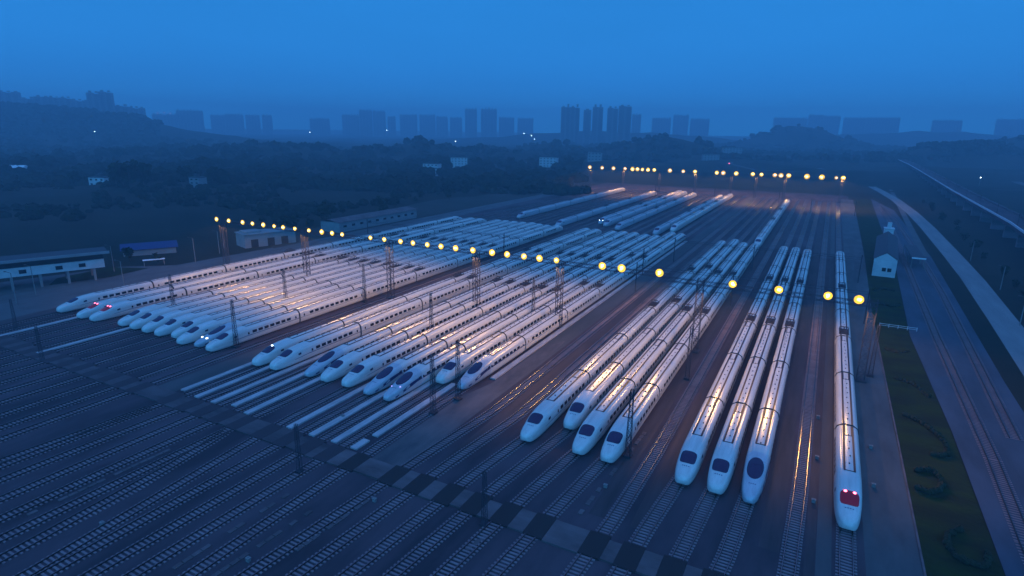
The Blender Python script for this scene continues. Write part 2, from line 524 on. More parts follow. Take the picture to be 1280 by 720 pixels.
# concrete walkways between the stabling tracks
for x, y0, y1, wd in ((-170.8, 60, 282, .9), (-150.5, 60, 282, .9), (-104.85, 63.6, 282, .9), (-99.9, 63, 282, .9), (-95.2, 63, 282, 1.0), (-90.8, 64, 282, 1.0),
                  (-86.2, 63.0, 282, 1.0), (-75.5, 63.0, 282, 1.0), (-70.3, 63.0, 282, 1.0), (-65.5, 63.2, 282, 1.0), (-61.3, 63.2, 66.4, 1.1), (-61.0, 68, 92, 1.0),
                  (-55.6, 98, 282, 1.0)):
    m = MB()
    y = y0
    while y < y1 - 0.1:
        y2 = min(y + 12, y1)
        m.box(x - wd / 2 - .12, x + wd / 2 + .12, y, y2 - 0.05, 0.0, 0.30, 0, bottom=False)
        y = y2
    struct(m.build('walkway_path', M['strip']))

# level crossing: dark panels over the rails, concrete slabs between
mid = sorted(([t[1] + (t[0] - t[1]) * 5.5 / 41.0 for t in TR if t[1] > -170]) + [-103.3])
mid = [x for i, x in enumerate(mid) if i == 0 or x - mid[i - 1] > 2.4]
rd = random.Random(3)
mid = [x for x in mid if x < 1]
for lo, hi, pm_, sm_ in ((-200, -62, 'panel_old', 'slab_old'), (-62, 10, 'panel', 'slab')):
    mp_, ms_ = MB(), MB()
    for x in mid:
        if lo <= x < hi:
            mp_.box(x - 1.35, x + 1.35, 58.0, 62.6, 0.0, 0.300, 0, False)
    for a, b in zip(mid, mid[1:]):
        e0, e1 = rd.uniform(-0.25, 0.35), rd.uniform(-0.5, 0.3)
        if lo <= (a + b) / 2 < hi:
            ms_.box(a + 1.38, b - 1.38, 58.1 + e0, 62.4 + e1, 0.0, 0.285, 0, False)
    struct(mp_.build('level_crossing_path', M[pm_]))
    struct(ms_.build('level_crossing_pavement', M[sm_]))
# broken lines of cable trough lids in the throat
for x0, y0, x1, y1 in ((-56.2, 27, -55.2, 49), (-61.0, 33, -60.8, 52), (-51.0, 42, -50.2, 54), (-86.8, 30, -86.4, 50), (-23.6, 64, -22.0, 92), (-33.0, 52, -31.6, 57)):
    m = MB()
    n_ = int((y1 - y0) / 1.2)
    for k in range(n_):
        if rd.random() < .28:
            continue
        t_ = k / n_
        x = x0 + (x1 - x0) * t_
        m.box(x - .3, x + .3, y0 + k * 1.2, y0 + k * 1.2 + 1.1, 0, .12 + rd.uniform(0, .02), 0, False)
    struct(m.build('cable_trough_path', M['slab']))

# ------------------------------------------------------------------ trains
PROF = [(0, 3.75), (0.35, 3.745), (0.70, 3.70), (1.02, 3.60), (1.28, 3.43), (1.47, 3.18), (1.59, 2.85), (1.655, 2.45), (1.69, 2.0),
        (1.69, 1.5), (1.67, 1.05), (1.60, 0.70), (1.48, 0.45)]
FULL = [(-x, z) for x, z in reversed(PROF[1:])] + PROF
def interp(tab, y):
    if y <= tab[0][0]:
        return tab[0][1]
    for (a, va), (b, vb) in zip(tab, tab[1:]):
        if y <= b:
            t = (y - a) / (b - a)
            return va + (vb - va) * t
    return tab[-1][1]
NOSE = {
 1: dict(top=[(0, 1.30), (.15, 1.62), (.5, 1.92), (1, 2.14), (2, 2.42), (2.8, 2.62), (3.6, 2.90), (4.4, 3.18), (5.2, 3.40), (6.2, 3.56), (7.6, 3.67), (9.5, 3.75)],
         wid=[(0, .30), (.15, .66), (.5, .98), (1, 1.18), (2, 1.38), (3, 1.50), (4.5, 1.60), (6.5, 1.66), (8.5, 1.69)],
         bot=[(0, .95), (.15, .72), (.5, .55), (1.2, .46), (3, .45)]),
 2: dict(top=[(0, 1.15), (.15, 1.38), (.5, 1.60), (1, 1.78), (2, 2.02), (3.2, 2.26), (4.2, 2.56), (5.4, 2.92), (6.8, 3.26), (8.4, 3.52), (10, 3.68), (12, 3.75)],
         wid=[(0, .22), (.15, .50), (.5, .76), (1, .96), (2, 1.18), (3.5, 1.38), (5.5, 1.54), (8, 1.65), (10.5, 1.69)],
         bot=[(0, .85), (.15, .66), (.5, .50), (1.2, .42), (3, .45)])}
def nose_pt(kind, y, u, off=0.0):
    """surface point of the end car at distance y from the tip; u in -12..12 walks the profile from the crown."""
    n = NOSE[kind]
    t, wd, b = interp(n['top'], y), interp(n['wid'], y), interp(n['bot'], y)
    s = 1 if u >= 0 else -1
    a = min(abs(u), 11.999)
    i = int(a)
    f = a - i
    x = PROF[i][0] + (PROF[i + 1][0] - PROF[i][0]) * f
    z = PROF[i][1] + (PROF[i + 1][1] - PROF[i][1]) * f
    k = (z - .45) / 3.3
    # crowned hood: rounder section near the tip
    rr = max(0.0, 1 - y / 7.0)
    k2 = k ** (1.0 + 0.0 * rr)
    xx = x / 1.69 * wd
    hump = 1.0
    return Vector((s * xx, y, b + k2 * (t - b)))
def off_pt(kind, y, u, d):
    p = nose_pt(kind, y, u)
    a = nose_pt(kind, y + 0.05, u) - nose_pt(kind, max(y - 0.05, 0), u)
    b = nose_pt(kind, y, u + 0.05) - nose_pt(kind, y, u - 0.05)
    n = b.cross(a)
    if n.z < 0 and abs(u) < 8:
        n = -n
    if n.length > 1e-9:
        n.normalize()
    if n.z < 0 and abs(u) < 6:
        n = -n
    return p + n * d
LEN_END, LEN_MID = 25.25, 24.5
def end_mesh(kind):
    m = MB()
    Ys = [0, .07, .15, .3, .5, .75, 1, 1.4, 2, 2.8, 3.6, 4.4, 5.2, 6.2, 7.2, 8.4, 9.6, 11, 12.5, 17, 21, LEN_END]
    us = [-12 + i for i in range(25)]
    nu = len(us)
    for y in Ys:
        for u in us:
            m.v.append(tuple(nose_pt(kind, y, u)))
    for j in range(len(Ys) - 1):
        for i in range(nu - 1):
            a = j * nu + i
            m.f.append((a, a + 1, a + nu + 1, a + nu))
            m.m.append(0)
        m.f.append((j * nu + nu - 1, j * nu, (j + 1) * nu, (j + 1) * nu + nu - 1))
        m.m.append(0)
    m.f.append(tuple(range(nu))[::-1])
    m.m.append(0)
    k = len(m.v)
    m.v += m.v[(len(Ys) - 1) * nu:len(Ys) * nu]
    m.f.append(tuple(k + i for i in range(nu)))
    m.m.append(0)
    return m
def mid_mesh(L_):
    m = MB()
    nu = len(FULL)
    for y in (0, L_):
        for x, z in FULL:
            m.v.append((x, y, z))
    for i in range(nu - 1):
        m.f.append((i, i + 1, nu + i + 1, nu + i))
        m.m.append(0)
    m.f.append((nu - 1, 0, nu, 2 * nu - 1))
    m.m.append(0)
    k = len(m.v)
    m.v += m.v[:2 * nu]
    m.f.append(tuple(k + i for i in range(nu))[::-1])
    m.m.append(0)
    m.f.append(tuple(k + nu + i for i in range(nu)))
    m.m.append(0)
    return m
def smooth_sides(me):
    for p in me.polygons:
        p.use_smooth = abs(p.normal.y) < 0.95 and len(p.vertices) == 4
    return me
def side_patch(m, y0, y1, z0, z1, sx, d=0.012, mi=0):
    """thin panel lying on the curved body side."""
    def xs(z):
        for (xa, za), (xb, zb) in zip(PROF, PROF[1:]):
            if zb <= z <= za:
                t = (za - z) / (za - zb)
                return xa + (xb - xa) * t
        return 1.69
    zc = (z0 + z1) / 2
    P = [(sx * (xs(z) + d), z) for z in (z0, zc, z1)]
    B = [(sx * (xs(z) - 0.02), z) for z in (z0, zc, z1)]
    for i in range(2):
        q = [(P[i][0], y0, P[i][1]), (P[i][0], y1, P[i][1]), (P[i + 1][0], y1, P[i + 1][1]), (P[i + 1][0], y0, P[i + 1][1])]
        if sx < 0:
            q = q[::-1]
        m.quad(*q, mi)
    for y in (y0, y1):
        m.quad((P[0][0], y, P[0][1]), (P[1][0], y, P[1][1]), (B[1][0], y, B[1][1]), (B[0][0], y, B[0][1]), mi)
        m.quad((P[1][0], y, P[1][1]), (P[2][0], y, P[2][1]), (B[2][0], y, B[2][1]), (B[1][0], y, B[1][1]), mi)
def roof_line(m, x, y0, y1, wd=0.27):
    z = interp([(a, b) for a, b in PROF], abs(x))
    m.box(x - wd / 2, x + wd / 2, y0, y1, z - 0.06, z + 0.05, 0)

G = {}
for k in (1, 2):
    G['end%d' % k] = smooth_sides(end_mesh(k).mesh('end_car_body', M['paint']))
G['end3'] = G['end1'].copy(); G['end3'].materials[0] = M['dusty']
G['end2'].materials[0] = M['paint2']
# silver-nosed stock: the body is painted white behind the cab
G['end2'].materials.append(M['paint'])
for p in G['end2'].polygons:
    if p.center.y > 9.5:
        p.material_index = 1
G['mid'] = smooth_sides(mid_mesh(LEN_MID).mesh('carriage_body', M['paint']))
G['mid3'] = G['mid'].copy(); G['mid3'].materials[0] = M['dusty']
def screen(kind, red=False):
    m = MB()
    yc, hy, uw, pw = (4.05, 1.18, 3.75, 4.2) if kind == 1 else (5.9, 2.2, 3.7, 2.1)
    rings = [0, .35, .7, .9, 1.0]
    seg = 24
    for r in rings:
        for i in range(seg):
            t = 2 * math.pi * i / seg
            c, s = math.cos(t), math.sin(t)
            q = r / (abs(c) ** pw + abs(s) ** pw) ** (1 / pw)
            uu = q * c * uw * (1.0 + (-0.02 * s if kind == 1 else -0.05 * s))
            p = off_pt(kind, yc + q * s * hy, uu, 0.045 * (1 - r ** 6) + 0.015)
            m.v.append(tuple(p))
    for j in range(len(rings) - 1):
        for i in range(seg):
            i2 = (i + 1) % seg
            m.f.append((j * seg + i, j * seg + i2, (j + 1) * seg + i2, (j + 1) * seg + i))
            m.m.append(0)
    return m.mesh('windscreen', M['redglass'] if red else M['glass'], True)
G['ws1'], G['ws2'], G['ws1r'] = screen(1), screen(2), screen(1, True)
def cab_windows(kind, side):
    m = MB()
    yy = 6.0 if kind == 1 else 8.4
    for s in (side,):
        pts = [off_pt(kind, y, s * u, 0.03) for y, u in ((yy, 6.5), (yy + .8, 6.3), (yy + .8, 7.4), (yy, 7.4))]
        if s < 0:
            pts = pts[::-1]
        m.quad(*pts)
    return m.mesh('cab_side_window', M['glass'])
for k in (1, 2):
    G['cab%d' % k], G['cabl%d' % k] = cab_windows(k, 1), cab_windows(k, -1)
def nose_marks(kind):
    m = MB()
    yy = 2.25 if kind == 1 else 2.7
    pts = [off_pt(kind, y, u2, 0.012) for y, u2 in ((yy + .04, -1.8), (yy + .04, 1.8), (yy + .10, 1.8), (yy + .10, -1.8))]
    m.quad(*pts)
    for u in (-1.5, -0.5, 0.5, 1.5):
        pts = [off_pt(kind, y, u2, 0.02) for y, u2 in ((yy, u - .28), (yy, u + .28), (yy + .14, u + .28), (yy + .14, u - .28))]
        m.quad(*pts)
    return m.mesh('nose_vent', M['stripe'])
G['vent1'], G['vent2'] = nose_marks(1), nose_marks(2)
def swoosh(kind):
    m = MB()
    rows = []
    tab = [(0.6, 9.6, 10.6), (2.0, 8.6, 9.9), (4.0, 7.2, 8.8), (6.0, 6.5, 8.4), (8.0, 6.6, 8.0), (11, 7.5, 8.1), (25.2, 7.7, 8.05)] if kind == 2 else \
          [(5.0, 8.6, 8.75), (9.0, 8.4, 8.65), (25.2, 8.4, 8.65)]
    for s in (-1, 1):
        prev = None
        for y, ua, ub in tab:
            a, b = off_pt(kind, y, s * ua, 0), off_pt(kind, y, s * ub, 0)
            a.x += s * 0.02
            b.x += s * 0.02
            if prev:
                q = [prev[0], a, b, prev[1]]
                m.quad(*(q if s < 0 else q[::-1]))
            prev = (a, b)
    return m.mesh('side_stripe', M['stripe'])
G['stripe1'], G['stripe2'] = swoosh(1), swoosh(2)
def mid_stripe():
    m = MB()
    for s in (-1, 1):
        side_patch(m, 0.1, LEN_MID - 0.1, 1.66, 1.74, s)
    return m.mesh('side_stripe', M['stripe'])
G['stripem'] = mid_stripe()
def gutter(L0, L1, closed):
    m = MB()
    for x in (-.64, .64):
        roof_line(m, x, L0, L1)
    if closed:
        m.box(-.715, .715, L0 - .15, L0, 3.70, 3.80, 0)
    m.box(-.50, -.40, L1 - 3.6, L1 - .3, 3.72, 3.79, 0)
    m.box(.40, .50, L1 - 3.6, L1 - .3, 3.72, 3.79, 0)
    m.box(-.50, .50, L1 - 3.75, L1 - 3.6, 3.72, 3.79, 0)
    return m.mesh('roof_trim', M['gutter'])
G['gutE'], G['gutE2'], G['gutM'] = gutter(10.2, LEN_END, True), gutter(12.0, LEN_END, True), gutter(0, LEN_MID, False)
def hatches(L0, L1):
    m = MB()
    y = L0
    i = 0
    m.box(-.03, .03, L0, L1, 3.70, 3.765, 1)
    while y < L1:
        m.box(-.09 + .12 * (i % 2), .09 + .12 * (i % 2), y, y + .22, 3.74, 3.86, 0)
        y += 2.35
        i += 1
    return m.mesh('roof_vent', [M['gutter'], M['paint']])
G['hatE'], G['hatM'] = hatches(12.2, 22), hatches(2, 22)
def one_window():
    m = MB()
    side_patch(m, -0.62, 0.62, 2.02, 2.66, 1, 0.015)
    return m.mesh('window', M['wglass'])
G['win'] = one_window()
def one_door():
    m = MB()
    side_patch(m, -0.5, 0.5, 0.9, 2.85, 1, 0.010)
    side_patch(m, -0.2, 0.2, 1.95, 2.5, 1, 0.020, 1)
    return m.mesh('door', [M['door'], M['wglass']])
G['door'] = one_door()
def bogies(L0, L1):
    m = MB()
    for yc in (L0, L1):
        m.box(-1.25, 1.25, yc - 1.9, yc + 1.9, 0.30, 0.75)
        for yy in (-1.25, 1.25):
            for s in (-1, 1):
                m.bar((s * .66, yc + yy, .72), (s * .79, yc + yy, .72), 0.43, 0, 12)
    m.box(-1.35, 1.35, L0 + 2.4, L1 - 2.4, .32, .6)
    return m.mesh('bogie', M['under'])
G['bogE'], G['bogM'] = bogies(6.2, 22), bogies(3.6, 21)
def gangway():
    m = MB()
    nu = len(FULL)
    for y in (-0.02, 0.54):
        for x, z in FULL:
            m.v.append((x * .955, y, .45 + (z - .45) * .975))
    for i in range(nu - 1):
        m.f.append((i, i + 1, nu + i + 1, nu + i))
        m.m.append(0)
    # fin pair that stands over the joint
    m.bar((-1.5, .27, 3.30), (-.7, .27, 3.84), .07)
    m.bar((-.7, .27, 3.84), (.7, .27, 3.84), .07)
    m.bar((.7, .27, 3.84), (1.5, .27, 3.30), .07)
    m.bar((1.5, .27, 3.30), (1.74, .27, 2.5), .06)
    m.bar((-1.5, .27, 3.30), (-1.74, .27, 2.5), .06)
    return m.mesh('gangway', M['rubber'])
G['gang'] = gangway()
def panto():
    m = MB()
    m.box(-1.05, 1.05, -2.2, 2.6, 3.70, 3.78)
    for x in (-.75, .75):
        for y in (-1.2, 1.2):
            m.bar((x, y, 3.75), (x, y, 4.1), .10, 0, 6)
    for a, b in (((-.75, -1.2), (.75, -1.2)), ((-.75, 1.2), (.75, 1.2)), ((-.75, -1.2), (-.75, 1.2)), ((.75, -1.2), (.75, 1.2))):
        m.bar((*a, 4.1), (*b, 4.1), .06)
    m.bar((-.5, 1.1, 4.15), (-.1, -1.3, 4.5), .05)
    m.bar((.5, 1.1, 4.15), (.1, -1.3, 4.5), .05)
    m.bar((0, -1.3, 4.5), (0, .9, 4.75), .05)
    for y in (.75, 1.05):
        m.bar((-.9, y, 4.78), (.9, y, 4.78), .05)
    m.bar((-1.1, -1.9, 3.9), (1.1, -1.9, 3.9), .05)
    for x in (-1.0, 0, 1.0):
        m.bar((x, 2.1, 3.7), (x, 2.1, 4.25), .09, 0, 6)
    m.bar((-1.0, 2.1, 4.25), (1.0, 2.1, 4.25), .05)
    return m.mesh('pantograph', M['panto'])
G['panto'] = panto()
def far_side_windows(n):
    m = MB()
    for c in range(8):
        y0 = 0.0 if c == 0 else 25.75 + 25.0 * (c - 1)
        rng = [11.6 + 1.72 * i for i in range(7)] if c == 0 else ([3.4 + 1.72 * i for i in range(7)] if c == 7 else [3.8 + 1.88 * i for i in range(10)])
        for yy in rng:
            side_patch(m, y0 + yy - .62, y0 + yy + .62, 2.02, 2.66, -1, .015)
    return m.mesh('window', M['wglass'])
G['farwin'] = far_side_windows(8)
def lens(kind, y, u, r, what):
    m = MB()
    p = off_pt(kind, y, u, 0.05)
    m.ball(p, r, 0, 8, 5, 0.6)
    return m.mesh(what, {'tail_light': M['redlamp'], 'head_light': M['whitelamp'], 'marker_light': M['duskylamp']}[what], True)

def make_train(x, y0, kind, label, group, lights=None, windows=True, full=True, dust=False):
    t = empty('high_speed_train', (x, y0, 0))
    tag(t, label, 'train', group)
    kk = 3 if dust else kind
    for c in range(8):
        first, last = c == 0, c == 7
        y = 0.0 if first else 25.75 + 25.0 * (c - 1)
        if first or last:
            b = link('end_car', G['end%d' % kk], t)
            if last:
                b.location = (0, y + LEN_END, 0)
                b.rotation_euler = (0, 0, math.pi)
            parts = [('windscreen', G['ws%d' % kind] if not (first and lights == 'red') else G['ws1r'])]
            if full or first:
                parts += [('cab_side_window', G['cab%d' % kind]), ('cab_side_window', G['cabl%d' % kind]), ('nose_vent', G['vent%d' % kind])]
            parts += [('roof_trim', G['gutE'] if kind == 1 else G['gutE2'])]
            if full:
                parts += [('side_stripe', G['stripe%d' % kind]), ('roof_vent', G['hatE']), ('bogie', G['bogE'])]
            for nme, me in parts:
                link(nme, me, b)
            if first and lights:
                what = {'red': 'tail_light', 'white': 'head_light', 'single': 'head_light', 'dim': 'marker_light'}[lights]
                spots = {'red': [(5.0, -1.6, .21), (5.0, 1.6, .21)], 'white': [(2.6, -3.2, .22), (2.6, 3.2, .22)],
                         'single': [(5.3, -.4, .2)], 'dim': [(3.1, -3.0, .12), (3.5, 3.2, .14)]}[lights]
                for (ly, lu, lr) in spots:
                    link(what, lens(kind, ly, lu, lr, what), b)
        else:
            b = link('carriage', G['mid3' if dust else 'mid'], t, (0, y, 0))
            link('roof_trim', G['gutM'], b)
            if full:
                link('side_stripe', G['stripem'], b)
                link('roof_vent', G['hatM'], b)
                link('bogie', G['bogM'], b)
        if windows:
            if first:
                wy = [11.6 + 1.72 * i for i in range(7)]
            elif last:
                wy = [LEN_END - (11.6 + 1.72 * i) for i in range(7)]
            else:
                wy = [3.8 + 1.88 * i for i in range(10)]
            for q in wy:
                if last:
                    o = link('window', G['win'], b, (0, LEN_END - q, 0))
                    o.rotation_euler = (0, 0, math.pi)
                    o.location = (0, LEN_END - q, 0)
                else:
                    link('window', G['win'], b, (0, q, 0))
            if c < 5:
                for q in ((9.9, 24.2) if first else (1.3, 23.2)):
                    link('door', G['door'], b, (0, q, 0))
        if not last:
            link('gangway', G['gang'], t, (0, y + (LEN_END if first else LEN_MID), 0))
    for yy in (25.75 + 50 + 3.2, 25.75 + 100 + 3.2):
        link('pantograph', G['panto'], t, (0, yy, 0))
    if windows and full:
        o = link('window', G['farwin'], t)
        o['kind'] = 'stuff'
    return t

FG = 'trains standing nose to nose in the front row of the yard'
BG_ = 'trains standing in the back row of the yard'
BL8 = 'block of eight trains'
make_train(-178.6, 77.5, 1, 'leftmost train of the yard, alone beside the left service road', FG)
make_train(-168.4, 77.3, 1, 'white train with red tail lights, left one of the red-lit pair on the left', FG, 'red')
make_train(-163.0, 77.6, 1, 'white train with red tail lights, right one of the red-lit pair on the left', FG, 'red')
for i, x in enumerate((-153, -148, -143, -138, -133, -128.1, -123.2, -118.3)):
    lab = ['leftmost train of the block of eight, just right of the red-lit pair',
           'second train from the left in the block of eight, ahead of a pale walkway',
           'third train from the left in the tight block of eight trains',
           'fourth train from the left in the tight block of eight trains',
           'fourth train from the right in the tight block of eight trains',
           'third train from the right in the block of eight, beside the headlit one',
           'silver-nosed train with bright white headlights inside the block of eight trains',
           'rightmost train of the block of eight, its windows facing the brown service lane'][i]
    make_train(x, (79, 79, 79, 79, 80, 78.1, 79, 78.5)[i], 2 if i == 6 else 1, lab, FG, 'white' if i == 6 else None)
make_train(-102.4, 77.9, 1, 'train right of the brown lane with one white light above its windscreen', FG, 'single')
make_train(-97.4, 78.2, 1, 'unlit train close beside the one with a single white light', FG)
make_train(-88.6, 79.2, 2, 'silver-nosed train at the left end of the middle group of five', FG)
make_train(-83.8, 79.0, 1, 'blunt white train second from the left in the middle group of five', FG)
make_train(-78.4, 79.2, 1, 'blunt white train in the centre of the middle group of five', FG)
make_train(-72.5, 78.6, 2, 'silver-nosed train fourth from the left in the middle group of five', FG)
make_train(-67.5, 78.4, 2, 'silver-nosed train with faint purple lights, right end of the middle group', FG, 'dim')
make_train(-63.3, 89.6, 1, 'blunt white train set back a little, left one of the set-back pair', FG)
make_train(-58.3, 89.5, 2, 'silver-nosed train with yellow shine on its roof, right one of the set-back pair', FG)
for i, (x, y, k) in enumerate(((-38.2, 77.7, 1), (-33.6, 84.9, 1), (-29.2, 78.1, 1), (-24.5, 78.1, 1))):
    make_train(x, y, k, ['leftmost of the four large trains right of the wide empty lane',
                         'train standing further back than its neighbours, second of the four right of the lane',
                         'third of the four large trains right of the wide empty lane',
                         'rightmost of the four large trains, a lattice mast in front of its nose'][i], FG)
make_train(-13.0, 77.8, 1, 'left train of the trio near the right side of the yard', FG)
make_train(-8.4, 77.8, 1, 'middle train of the trio near the right side of the yard', FG)
make_train(-3.9, 77.8, 2, 'silver-nosed train with oval windscreen, right train of the trio', FG)
make_train(8.0, 77.9, 1, 'lone train at the far right with red tail lights glowing in its windscreen', FG, 'red')
# the back row, far off
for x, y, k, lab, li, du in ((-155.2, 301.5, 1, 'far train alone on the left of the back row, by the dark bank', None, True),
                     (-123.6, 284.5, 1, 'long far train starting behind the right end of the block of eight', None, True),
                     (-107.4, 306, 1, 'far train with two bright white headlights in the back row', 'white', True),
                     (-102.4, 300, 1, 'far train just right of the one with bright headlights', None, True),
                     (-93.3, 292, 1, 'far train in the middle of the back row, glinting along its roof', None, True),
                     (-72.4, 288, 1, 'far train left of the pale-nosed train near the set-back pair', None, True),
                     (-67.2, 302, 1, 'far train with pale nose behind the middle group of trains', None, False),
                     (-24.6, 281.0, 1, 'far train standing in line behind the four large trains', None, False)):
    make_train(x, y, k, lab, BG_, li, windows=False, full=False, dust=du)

# ------------------------------------------------------------------ floodlights, towers, gantries
ZL = 18.3
YN, YF = 133.0, 511.0
def tower_mesh(h, wd, br=0.11, top=None):
    m = MB()
    top = wd if top is None else top
    n = max(3, int(h / (wd * 1.25)))
    def c(i, k):
        s = (wd + (top - wd) * k / n) / 2
        return Vector(((-s, s, s, -s)[i], (-s, -s, s, s)[i], h * k / n))
    for i in range(4):
        m.bar(c(i, 0), c(i, n), br)
    for k in range(n):
        for i in range(4):
            j = (i + 1) % 4
            a, b = (i, j) if k % 2 else (j, i)
            m.bar(c(a, k), c(b, k + 1), br * .6)
            m.bar(c(i, k + 1), c(j, k + 1), br * .6)
    m.box(-wd * .75, wd * .75, -wd * .75, wd * .75, 0, .45)
    return m
G['tower'] = tower_mesh(17.6, 1.4, .085).mesh('light_tower', M['steel'])
near_tx = [-186, -146.5, -112, -82, -57.2, -22.6, 11.2]
for i, x in enumerate(near_tx):
    t = link('light_tower', G['tower'], None, (x, YN + 2.1, 0))
    tag(t, ['lattice tower at the far left end of the near floodlight row',
            'lattice tower rising between the trains above the middle of the block of eight',
            'lattice tower at the right edge of the block of eight trains',
            'lattice tower over the pair with the single white light',
            'lattice tower at the edge of the wide lane, right of the set-back pair',
            'lattice tower among the four large trains',
            'lattice tower right of the lone red-lit train'][i], 'lattice tower', 'lattice towers of the near floodlight row')
far_tx = [-190, -160, -128, -98, -70, -51, -30, 9.0]
for i, x in enumerate(far_tx):
    t = link('light_tower', G['tower'], None, (x, YF + .9, 0))
    tag(t, '%s tower from the left under the distant floodlight row' % ORD[i], 'lattice tower', 'lattice towers of the distant floodlight row')
def gantry(xa, xb, y, label):
    m = MB()
    s = .45
    for dy in (-s, s):
        for dz in (-s, s):
            m.bar((xa, y + dy, ZL - .95 + dz), (xb, y + dy, ZL - .95 + dz), .07)
    x = xa
    f = 0
    while x < xb:
        for dy in (-s, s):
            m.bar((x, y + dy, ZL - .95 - s if f else ZL - .95 + s), (min(x + 1.8, xb), y + dy, ZL - .95 + s if f else ZL - .95 - s), .05)
        m.bar((x, y - s, ZL - .95 - s), (x, y + s, ZL - .95 - s), .05)
        x += 1.8
        f = 1 - f
    return tag(m.build('light_gantry', M['steel']), label, 'gantry')
gantry(-187, -29.5, YN + 2.1, 'long lattice beam carrying the near row of floodlights across the left yard')
gantry(-192, 9.5, YF + .9, 'long lattice beam carrying the distant row of floodlights')
gantry(-29.3, 11.5, YN - 1.0, 'short lattice beam carrying the few floodlights over the right-hand trains')

def flood_parts(pale, big, var=0):
    r = big
    m = MB()
    rv = random.Random(int(r * 100) + var * 17)
    m.ball((0, 0, 0), r * .62, 0, 12, 7, .9)
    for q in range(3):
        a_ = rv.uniform(0, 6.28)
        m.ball((r * .55 * math.cos(a_), rv.uniform(-.2, .1), r * .45 * math.sin(a_)), r * rv.uniform(.36, .55), 0, 10, 6, .85)
    g = m.mesh('lamp_glass', M['lampw'] if pale else M['lamp'], True)
    m = MB()
    # reflector bowl behind the glass, widened and glowing to draw the lamp's halo
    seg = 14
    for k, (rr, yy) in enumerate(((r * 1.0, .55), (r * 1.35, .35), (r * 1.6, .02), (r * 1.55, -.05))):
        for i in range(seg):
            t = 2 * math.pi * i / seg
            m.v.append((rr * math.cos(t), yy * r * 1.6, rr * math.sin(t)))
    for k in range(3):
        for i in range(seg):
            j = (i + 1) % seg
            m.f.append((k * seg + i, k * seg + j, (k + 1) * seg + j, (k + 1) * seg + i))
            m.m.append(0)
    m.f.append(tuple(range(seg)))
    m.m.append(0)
    b = m.mesh('lamp_halo_bowl', M['bowl'])
    m = MB()
    m.bar((0, r * .9, -1.0), (0, r * .9, r * .5), .08)
    m.bar((0, r * .9, -.95), (0, 2.1, -.95), .07)
    m.box(-.3, .3, r * .9, r * .9 + .45, -.3, .4)
    h = m.mesh('lamp_bracket', M['housing'])
    return g, b, h
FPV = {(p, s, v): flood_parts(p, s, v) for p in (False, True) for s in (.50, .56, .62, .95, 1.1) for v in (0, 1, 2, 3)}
spots = {}
def beam(name, power, lo=0.23):
    """cut-off floodlight: evens out the light on the ground out to about three mounting heights."""
    l = bpy.data.lights.new('flood_beam', 'SPOT')
    l.energy = power
    l.color = LAMP_COLOR
    l.spot_size = R(165)
    l.spot_blend = 0.15
    l.shadow_soft_size = 0.45
    l.use_nodes = True
    t = l.node_tree
    e = t.nodes['Emission']
    c = t.nodes.new('ShaderNodeTexCoord')
    x = t.nodes.new('ShaderNodeSeparateXYZ')
    t.links.new(c.outputs['Normal'], x.inputs[0])
    a = t.nodes.new('ShaderNodeMath'); a.operation = 'ABSOLUTE'
    t.links.new(x.outputs['Z'], a.inputs[0])
    m = t.nodes.new('ShaderNodeMath'); m.operation = 'MAXIMUM'; m.inputs[1].default_value = 0.28
    t.links.new(a.outputs[0], m.inputs[0])
    q = t.nodes.new('ShaderNodeMath'); q.operation = 'POWER'; q.inputs[1].default_value = -2.6
    t.links.new(m.outputs[0], q.inputs[0])
    r = t.nodes.new('ShaderNodeMapRange'); r.interpolation_type = 'SMOOTHSTEP'
    r.inputs['From Min'].default_value = lo
    r.inputs['From Max'].default_value = 0.34
    t.links.new(a.outputs[0], r.inputs['Value'])
    k = t.nodes.new('ShaderNodeMath'); k.operation = 'MULTIPLY'
    t.links.new(q.outputs[0], k.inputs[0])
    t.links.new(r.outputs[0], k.inputs[1])
    t.links.new(k.outputs[0], e.inputs['Strength'])
    spots[name] = l
beam('near', SPOT_NEAR)
beam('strong', SPOT_STRONG)
beam('far', SPOT_FAR, 0.02)
def floodlight(x, y, z, size, label, group, pale=False, back=True, aim=0.0, strong=False):
    t = empty('floodlight', (x, y, z))
    tag(t, label, 'floodlight', group)
    g, b, h = FPV[(pale, size, random.randrange(4))]
    k_ = random.uniform(.80, 1.05) * (1.18 if y > 300 else 1.0)
    t.scale = (k_, 1, k_)
    link('lamp_glass', g, t)
    link('lamp_halo_bowl', b, t)
    link('lamp_bracket', h, t)
    o = bpy.data.objects.new('flood_beam', spots['strong' if strong else ('far' if y > 300 else 'near')])
    COL.objects.link(o)
    o.parent = t
    o.location = (0, -1.0, -1.9)
    return t
NEAR = [-186, -179.6, -172.6, -167.8, -162.6, -157.6, -153.4, -148.2, -142, -136.6, -132.3, -128.2, -117.2, -112, -106.1, -101.7, -96.7, -92.1, -87.3, -81.8,
        -75.9, -71.4, -66.5, -62.1, -57.4, -45.4, -40.6, -31.6, -15.3, -6.2, 2.9, 8.3]
for i, x in enumerate(NEAR):
    s = .50 if x < -100 else (.56 if x < -50 else .62)
    y = YN if x < -30 else YN - 2.2
    if x < -50:
        lab = '%s lamp from the left end of the near floodlight row' % ORD[i]
    else:
        lab = {25: 'large floodlight over the right edge of the set-back pair of trains', 26: 'floodlight just left of the wide empty lane, second of two close together',
               27: 'lone floodlight over the wide empty lane', 28: 'floodlight above the rightmost of the four large trains',
               29: 'floodlight over the middle train of the trio', 30: 'floodlight just left of the lone red-lit train',
               31: 'floodlight just right of the lone red-lit train, last of the near row'}[i]
    floodlight(x, y, ZL, s, lab, 'yellow floodlights of the near row', strong=-48 < x < 5)
